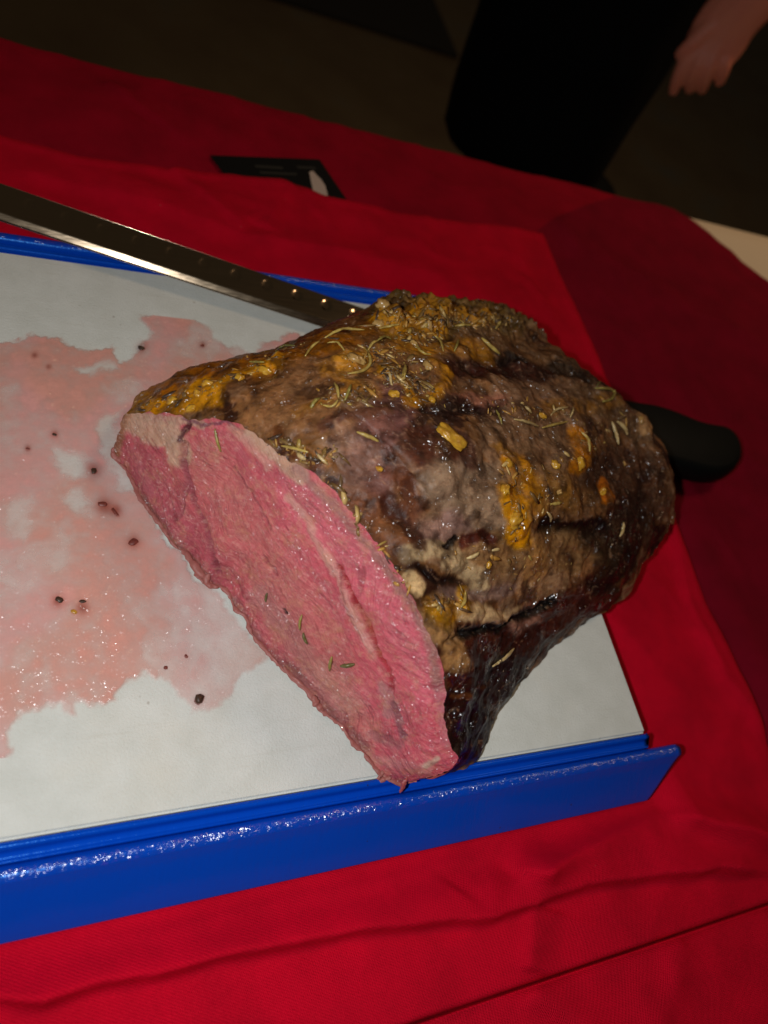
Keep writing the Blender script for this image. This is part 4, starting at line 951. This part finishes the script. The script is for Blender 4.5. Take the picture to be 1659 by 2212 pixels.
CRB = [((430, 1510), (2.6, 1.9, 1.3), mat_crumb_dark, 'glossy black crumb alone on clean white board below the juice'),
       ((305, 752), (2.0, 1.5, .9), mat_crumb_dark, 'dark crumb in the juice behind the left tip of the roast'),
       ((203, 1018), (1.9, 1.5, .9), mat_crumb_dark, 'dark crumb with a red halo in the juice left of the roast'),
       ((288, 1172), (2.3, 1.9, 1.0), mat_crumb_red, 'red brown crumb in the middle of the board beside the cut face'),
       ((118, 940), (1.2, .9, .7), mat_crumb_dark, 'tiny black crumb between two clear patches in the juice'),
       ((222, 1090), (2.4, 1.5, .9), mat_crumb_red, 'reddish meat scrap above a wet trail left of the cut face'),
       ((248, 1106), (3.2, 1.0, .7), mat_crumb_red, 'long thin meat scrap beside the wet trail left of the cut face'),
       ((127, 1296), (1.5, 1.9, .8), mat_crumb_dark, 'olive brown crumb in the glittering lower juice'),
       ((178, 1300), (1.6, .9, .7), mat_crumb_dark, 'dark flake right of the olive brown crumb in the juice'),
       ((160, 1322), (1.5, 1.2, .7), mat_garlic, 'orange garlic bit between the crumbs in the lower juice'),
       ((437, 747), (1.2, .9, .6), mat_crumb_red, 'small dark speck in the juice close behind the roast'),
       ((60, 970), (1.1, .8, .5), mat_crumb_red, 'red speck near the left edge of the juice'),
       ((358, 1442), (1., .8, .5), mat_crumb_red, 'tiny red speck at the pale lower right of the juice'),
       ((402, 1418), (1., .7, .5), mat_crumb_red, 'small pair of red specks on the pale juice near the roast'),
       ((1452, 1722), (1.3, 1.0, .8), mat_garlic_pale, 'pinkish crumb on the red cloth beyond the right end of the blue rail')]
for k, ((x, y), (a, b, c_), mt, lab) in enumerate(CRB):
    if lab is None: continue
    p = Vector(at(x, y, .0006 if x < 1440 else -.0185).tolist()); bm = bmesh.new(); lump(bm, p, Vector((0, 0, 1)), a*.001, b*.001, c_*.001, random.uniform(0, 3), 300+k, 2)
    o = bm_obj('food_crumb', bm, mt); tag(o, lab, 'crumb', 'crumbs on the cutting board' if x < 1440 else None)

# ------------------------------------------------------------------ carving knife
K0 = at(-160, 387, .012); K1 = at(1590, 975, .000)
kd = (K1-K0)/np.linalg.norm(K1-K0); kw = np.cross([0, 0, 1], kd); kw /= np.linalg.norm(kw); kn = np.cross(kd, kw)
KT = math.radians(5); kw, kn = kw*math.cos(KT)+kn*math.sin(KT), kn*math.cos(KT)-kw*math.sin(KT)
knife = empty('carving_knife', tuple(at(1380, 900, -.005)))
tag(knife, 'long steel slicing knife with black handle lying behind the roast', 'knife')
Ltot = np.linalg.norm(K1-K0); Lb = Ltot-.125
nl, nw = 520, 44
ls = np.linspace(-.02, Lb, nl); HWB = .0118
V = []; 
LS, WS = np.meshgrid(ls, np.linspace(0, 1, nw), indexing='ij')
wcur = HWB*np.clip(1-np.clip((.02-LS-.01)/.03, 0, 1)**3, .2, 1)
bev = .15
wc = (WS*2-1)*HWB      # -HWB = edge (front), +HWB = spine
th = np.where(WS < bev, .0002+.0030*(WS/bev), .0032)
dimp = np.zeros_like(LS)
per = .0195
for k in range(-1, int(Lb/per)):
    cxk = .012+k*per; e = ((LS-cxk)/.0034)**2+((wc-.0040)/.0048)**2
    dimp = dimp+.00038*(1-sstep(e, .3, 1.05))
top = K0+LS[..., None]*kd+wc[..., None]*kw+(th-dimp)[..., None]*kn
bot = K0+LS[..., None]*kd+wc[..., None]*kw-(np.where(WS < bev, .0002, .0004))[..., None]*kn
Fa = grid_faces(nl, nw); n0 = nl*nw
Fb = Fa[:, ::-1]+n0
rim = []
ring = [i*nw for i in range(nl)]+[(nl-1)*nw+j for j in range(1, nw)]+[i*nw+nw-1 for i in range(nl-2, -1, -1)]+[j for j in range(nw-2, 0, -1)]
for i in range(len(ring)):
    a, b = ring[i], ring[(i+1) % len(ring)]; rim.append((a, b, b+n0, a+n0))
bl = obj('blade', np.vstack([top.reshape(-1, 3), bot.reshape(-1, 3)]), np.vstack([Fa, Fb, np.array(rim)]), mat_steel, smooth=True)
adopt(bl, knife)
# handle outline from above, real thickness
hp = [(1300, 852), (1375, 866), (1412, 872), (1456, 886), (1505, 906), (1535, 913), (1562, 918), (1584, 932), (1600, 957), (1605, 985), (1594, 1008), (1572, 1022), (1540, 1024), (1500, 1015), (1458, 1004), (1400, 990), (1300, 952)]
pl = resample([at(x, y, -.002) for x, y in hp+[hp[0]]], 60)[:-1]
bm = bmesh.new(); cen = pl.mean(0); rings = []
for (s, z) in [(.78, .0035), (.88, .0022), (.95, -.0002), (1., -.005), (1., -.0105), (.95, -.015), (.86, -.0178)]:
    off = []
    for i, p in enumerate(pl):
        d = pl[(i+1) % len(pl)]-pl[i-1]; nrm = np.array([d[1], -d[0], 0]); nrm /= np.linalg.norm(nrm)
        if nrm@(p-cen) < 0 and abs(nrm@(p-cen)) > .004: nrm = -nrm
        q_ = p-nrm*(1-s)*.030; off.append(bm.verts.new((q_[0], q_[1], z-.002)))
    rings.append(off)
n = len(pl)
for a, b in zip(rings[:-1], rings[1:]):
    for i in range(n): bm.faces.new((a[i], a[(i+1) % n], b[(i+1) % n], b[i]))
bm.faces.new(rings[0]); bm.faces.new(rings[-1][::-1]); bmesh.ops.recalc_face_normals(bm, faces=bm.faces[:])
hd = bm_obj('handle', bm, mat_handle); adopt(hd, knife)

# ------------------------------------------------------------------ card half under the cloth
card = empty('card', tuple(at(600, 380, -.0235)))
tag(card, 'black printed card tucked under the far edge of the bright red cloth', 'card')
cz = -.0228
cp = [at(453, 335, cz), at(690, 344, cz), at(748, 430, cz), at(510, 410, cz)]
V = [p for p in cp]+[p-np.array([0, 0, .0006]) for p in cp]
cb = obj('card_body', V, [(0, 3, 2, 1), (4, 5, 6, 7), (0, 1, 5, 4), (1, 2, 6, 5), (2, 3, 7, 6), (3, 0, 4, 7)], mat_card, smooth=False); adopt(cb, card)
fg = [(668, 371), (676, 369), (684, 378), (694, 388), (703, 402), (708, 422), (700, 428), (688, 422), (676, 410), (672, 392)]
V = [at(x, y, cz+.0003) for x, y in fg]; o = obj('printed_figure', V, [tuple(range(len(V)))[::-1]], mat_print, smooth=False); adopt(o, card)
for (a, b, c_, d) in [((550, 356), (610, 360), (612, 366), (552, 362)), ((560, 370), (640, 374), (642, 379), (562, 375)), ((640, 358), (680, 360), (684, 366), (644, 364))]:
    V = [at(*p, cz+.0003) for p in (a, b, c_, d)]; o = obj('printed_line', V, [(3, 2, 1, 0)], mat_printg, smooth=False); adopt(o, card)

# ------------------------------------------------------------------ person standing behind the table
wr = at(1592, 26, .10); hdv = CAM-wr; hdv[2] = 0; hdv /= np.linalg.norm(hdv)     # towards the camera, level
side = np.cross([0, 0, 1], hdv)
PL = lambda x, y, push=0.: on_plane(x, y, wr-hdv*push, hdv)
person = empty('person', (float(wr[0]), float(wr[1]+.1), FZ))
tag(person, 'person in black clothing standing behind the table with one hand hanging down', 'person')
cpt = PL(1270, 60, .15)
outl = [(1065, -110), (1040, 0), (1010, 90), (985, 170), (966, 250)]
outr = [(1640, -150), (1500, 55), (1420, 190), (1360, 280), (1290, 400), (1200, 520)]
A = np.array([PL(*p, .15) for p in outl]); Bq = np.array([PL(*p, .15) for p in outr])
sa = (A-cpt)@side; za = A[:, 2]; sb = (Bq-cpt)@side; zb = Bq[:, 2]
zt = .62; zh = za.min()
zs = np.linspace(zh, zt, 40); V = []; k = 40
for i, z in enumerate(zs):
    l = np.interp(z, za[::-1], sa[::-1]) if z < za.max() else sa[0]+.0
    r_ = np.interp(z, zb[::-1], sb[::-1])
    if z > .25: f_ = (z-.25)/(zt-.25); mid = (l+r_)/2; l = l+(mid-l)*(.0+.15*f_)
    c0 = (l+r_)/2; hw = abs(r_-l)/2
    for j in range(k):
        a = 2*math.pi*j/k; rip = 1+.03*math.sin(a*7+z*5)
        p = cpt+side*(c0+hw*math.cos(a)*rip)-hdv*(.0+hw*.62*math.sin(a)*rip); V.append((p[0], p[1], z))
Fc = [(i*k+j, i*k+(j+1) % k, (i+1)*k+(j+1) % k, (i+1)*k+j) for i in range(39) for j in range(k)]+[tuple(range(k-1, -1, -1)), tuple(range(39*k, 40*k))]
o = obj('clothing', V, Fc, mat_clothes); adopt(o, person)
lc = (np.interp(zh, za[::-1], sa[::-1])+np.interp(zh, zb[::-1], sb[::-1]))/2
for s0 in (-.02, .12):
    b0 = cpt+side*(lc+s0*(1 if np.interp(zh, zb[::-1], sb[::-1]) > lc else -1)); zz = np.linspace(zh+.05, FZ+.06, 8)
    V, Fc = tube([(b0[0], b0[1], z) for z in zz], [.062, .06, .055, .057, .055, .048, .042, .040], 16, 1., (0, 1, 0))
    o = obj('trouser_leg', V, Fc, mat_clothes); adopt(o, person)
    sh = bmesh.new(); bmesh.ops.create_uvsphere(sh, u_segments=16, v_segments=10, radius=1)
    for v in sh.verts:
        z_ = max(v.co.z, -.45); v.co = Vector((b0[0], b0[1], FZ+.03))+Vector(tuple(hdv*(v.co.y*.12+.05)+side*v.co.x*.045))+Vector((0, 0, z_*.055))
    o = bm_obj('shoe', sh, mat_clothes); adopt(o, person)
# arm and hand: one skinned surface
def skin(name, chains, mat, par, sub=2, root=0):
    vs, es, rs = [], [], []
    for ch in chains:
        prev = None
        for c_ in ch:
            if isinstance(c_, int): prev = c_; continue
            vs.append(c_[0]); rs.append(c_[1]); i = len(vs)-1
            if prev is not None: es.append((prev, i))
            prev = i
    me = bpy.data.meshes.new(name); me.from_pydata([tuple(map(float, v)) for v in vs], es, []); o = bpy.data.objects.new(name, me); COL.objects.link(o)
    md = o.modifiers.new('skin', 'SKIN'); md.use_smooth_shade = True
    for v, r in zip(me.skin_vertices[0].data, rs): v.radius = r if isinstance(r, tuple) else (r, r)
    me.skin_vertices[0].data[root].use_root = True
    ss = o.modifiers.new('sub', 'SUBSURF'); ss.levels = sub; ss.render_levels = sub
    me.materials.append(mat); adopt(o, par); return o
Hh = lambda x, y, f_=0.: PL(x, y, -f_)
def limb(bm, pts):     # pts: (point, radius across, radius through)
    k = 14; rr = []
    P = [Vector(p[0].tolist()) for p in pts]; hd_ = Vector(hdv.tolist()); n = len(P)
    for i, p in enumerate(P):
        d = (P[min(i+1, n-1)]-P[max(i-1, 0)]).normalized(); sd_ = d.cross(hd_).normalized(); th_ = sd_.cross(d)
        rr.append([bm.verts.new(p+sd_*math.cos(2*math.pi*j/k)*pts[i][1]+th_*math.sin(2*math.pi*j/k)*pts[i][2]) for j in range(k)])
    for a, b in zip(rr[:-1], rr[1:]):
        for j in range(k): bm.faces.new((a[j], a[(j+1) % k], b[(j+1) % k], b[j]))
    bm.faces.new(rr[0][::-1]); bm.faces.new(rr[-1])
bm = bmesh.new()
def smoothed(rows, n=14):
    D = resample([list(p)+[a, b] for p, a, b in rows], n); return [(d[:3], d[3], d[4]) for d in D]
limb(bm, smoothed([(Hh(1900, -350), .046, .042), (Hh(1760, -150), .042, .036), (Hh(1660, -45), .036, .028), (Hh(1608, 8), .034, .022), (Hh(1570, 50), .036, .018), (Hh(1545, 92), .036, .016), (Hh(1533, 120), .033, .013)], 20))
for row in [[(1560, 40, .004, .013), (1510, 95, .006, .012), (1487, 125, .010, .0100), (1470, 155, .010, .0088), (1460, 180, .004, .0080), (1454, 202, -.004, .0062)],
            [(1570, 50, .004, .013), (1524, 108, .006, .012), (1508, 138, .012, .0102), (1498, 160, .010, .0090), (1492, 180, .002, .0082), (1489, 196, -.008, .0064)],
            [(1580, 55, .004, .013), (1545, 112, .006, .012), (1534, 140, .010, .0100), (1526, 162, .008, .0090), (1520, 182, .0, .0080), (1516, 197, -.010, .0062)],
            [(1590, 55, .002, .013), (1570, 110, .002, .011), (1566, 136, .006, .0092), (1562, 152, .004, .0082), (1557, 168, -.002, .0074), (1553, 181, -.008, .0058)],
            [(1550, 45, .006, .012), (1512, 78, .010, .0110), (1490, 98, .013, .0088), (1474, 112, .012, .0078), (1464, 122, .008, .0062)]]:
    limb(bm, smoothed([(Hh(x, y, f_), r, r*.92) for x, y, f_, r in row]))
arm = bm_obj('arm_and_hand', bm, mat_skin)
rm = arm.modifiers.new('remesh', 'REMESH'); rm.mode = 'VOXEL'; rm.voxel_size = .0022; rm.use_smooth_shade = True
sm_ = arm.modifiers.new('smooth', 'SMOOTH'); sm_.factor = .5; sm_.iterations = 5
adopt(arm, person)
slv = [PL(1840, -270, -.0), PL(1900, -350), PL(1990, -500)]
V, Fc = tube([slv[0], slv[1], slv[2]], [.058, .062, .068], 20, 1., tuple(hdv)); o = obj('sleeve', V, Fc, mat_clothes); adopt(o, person)
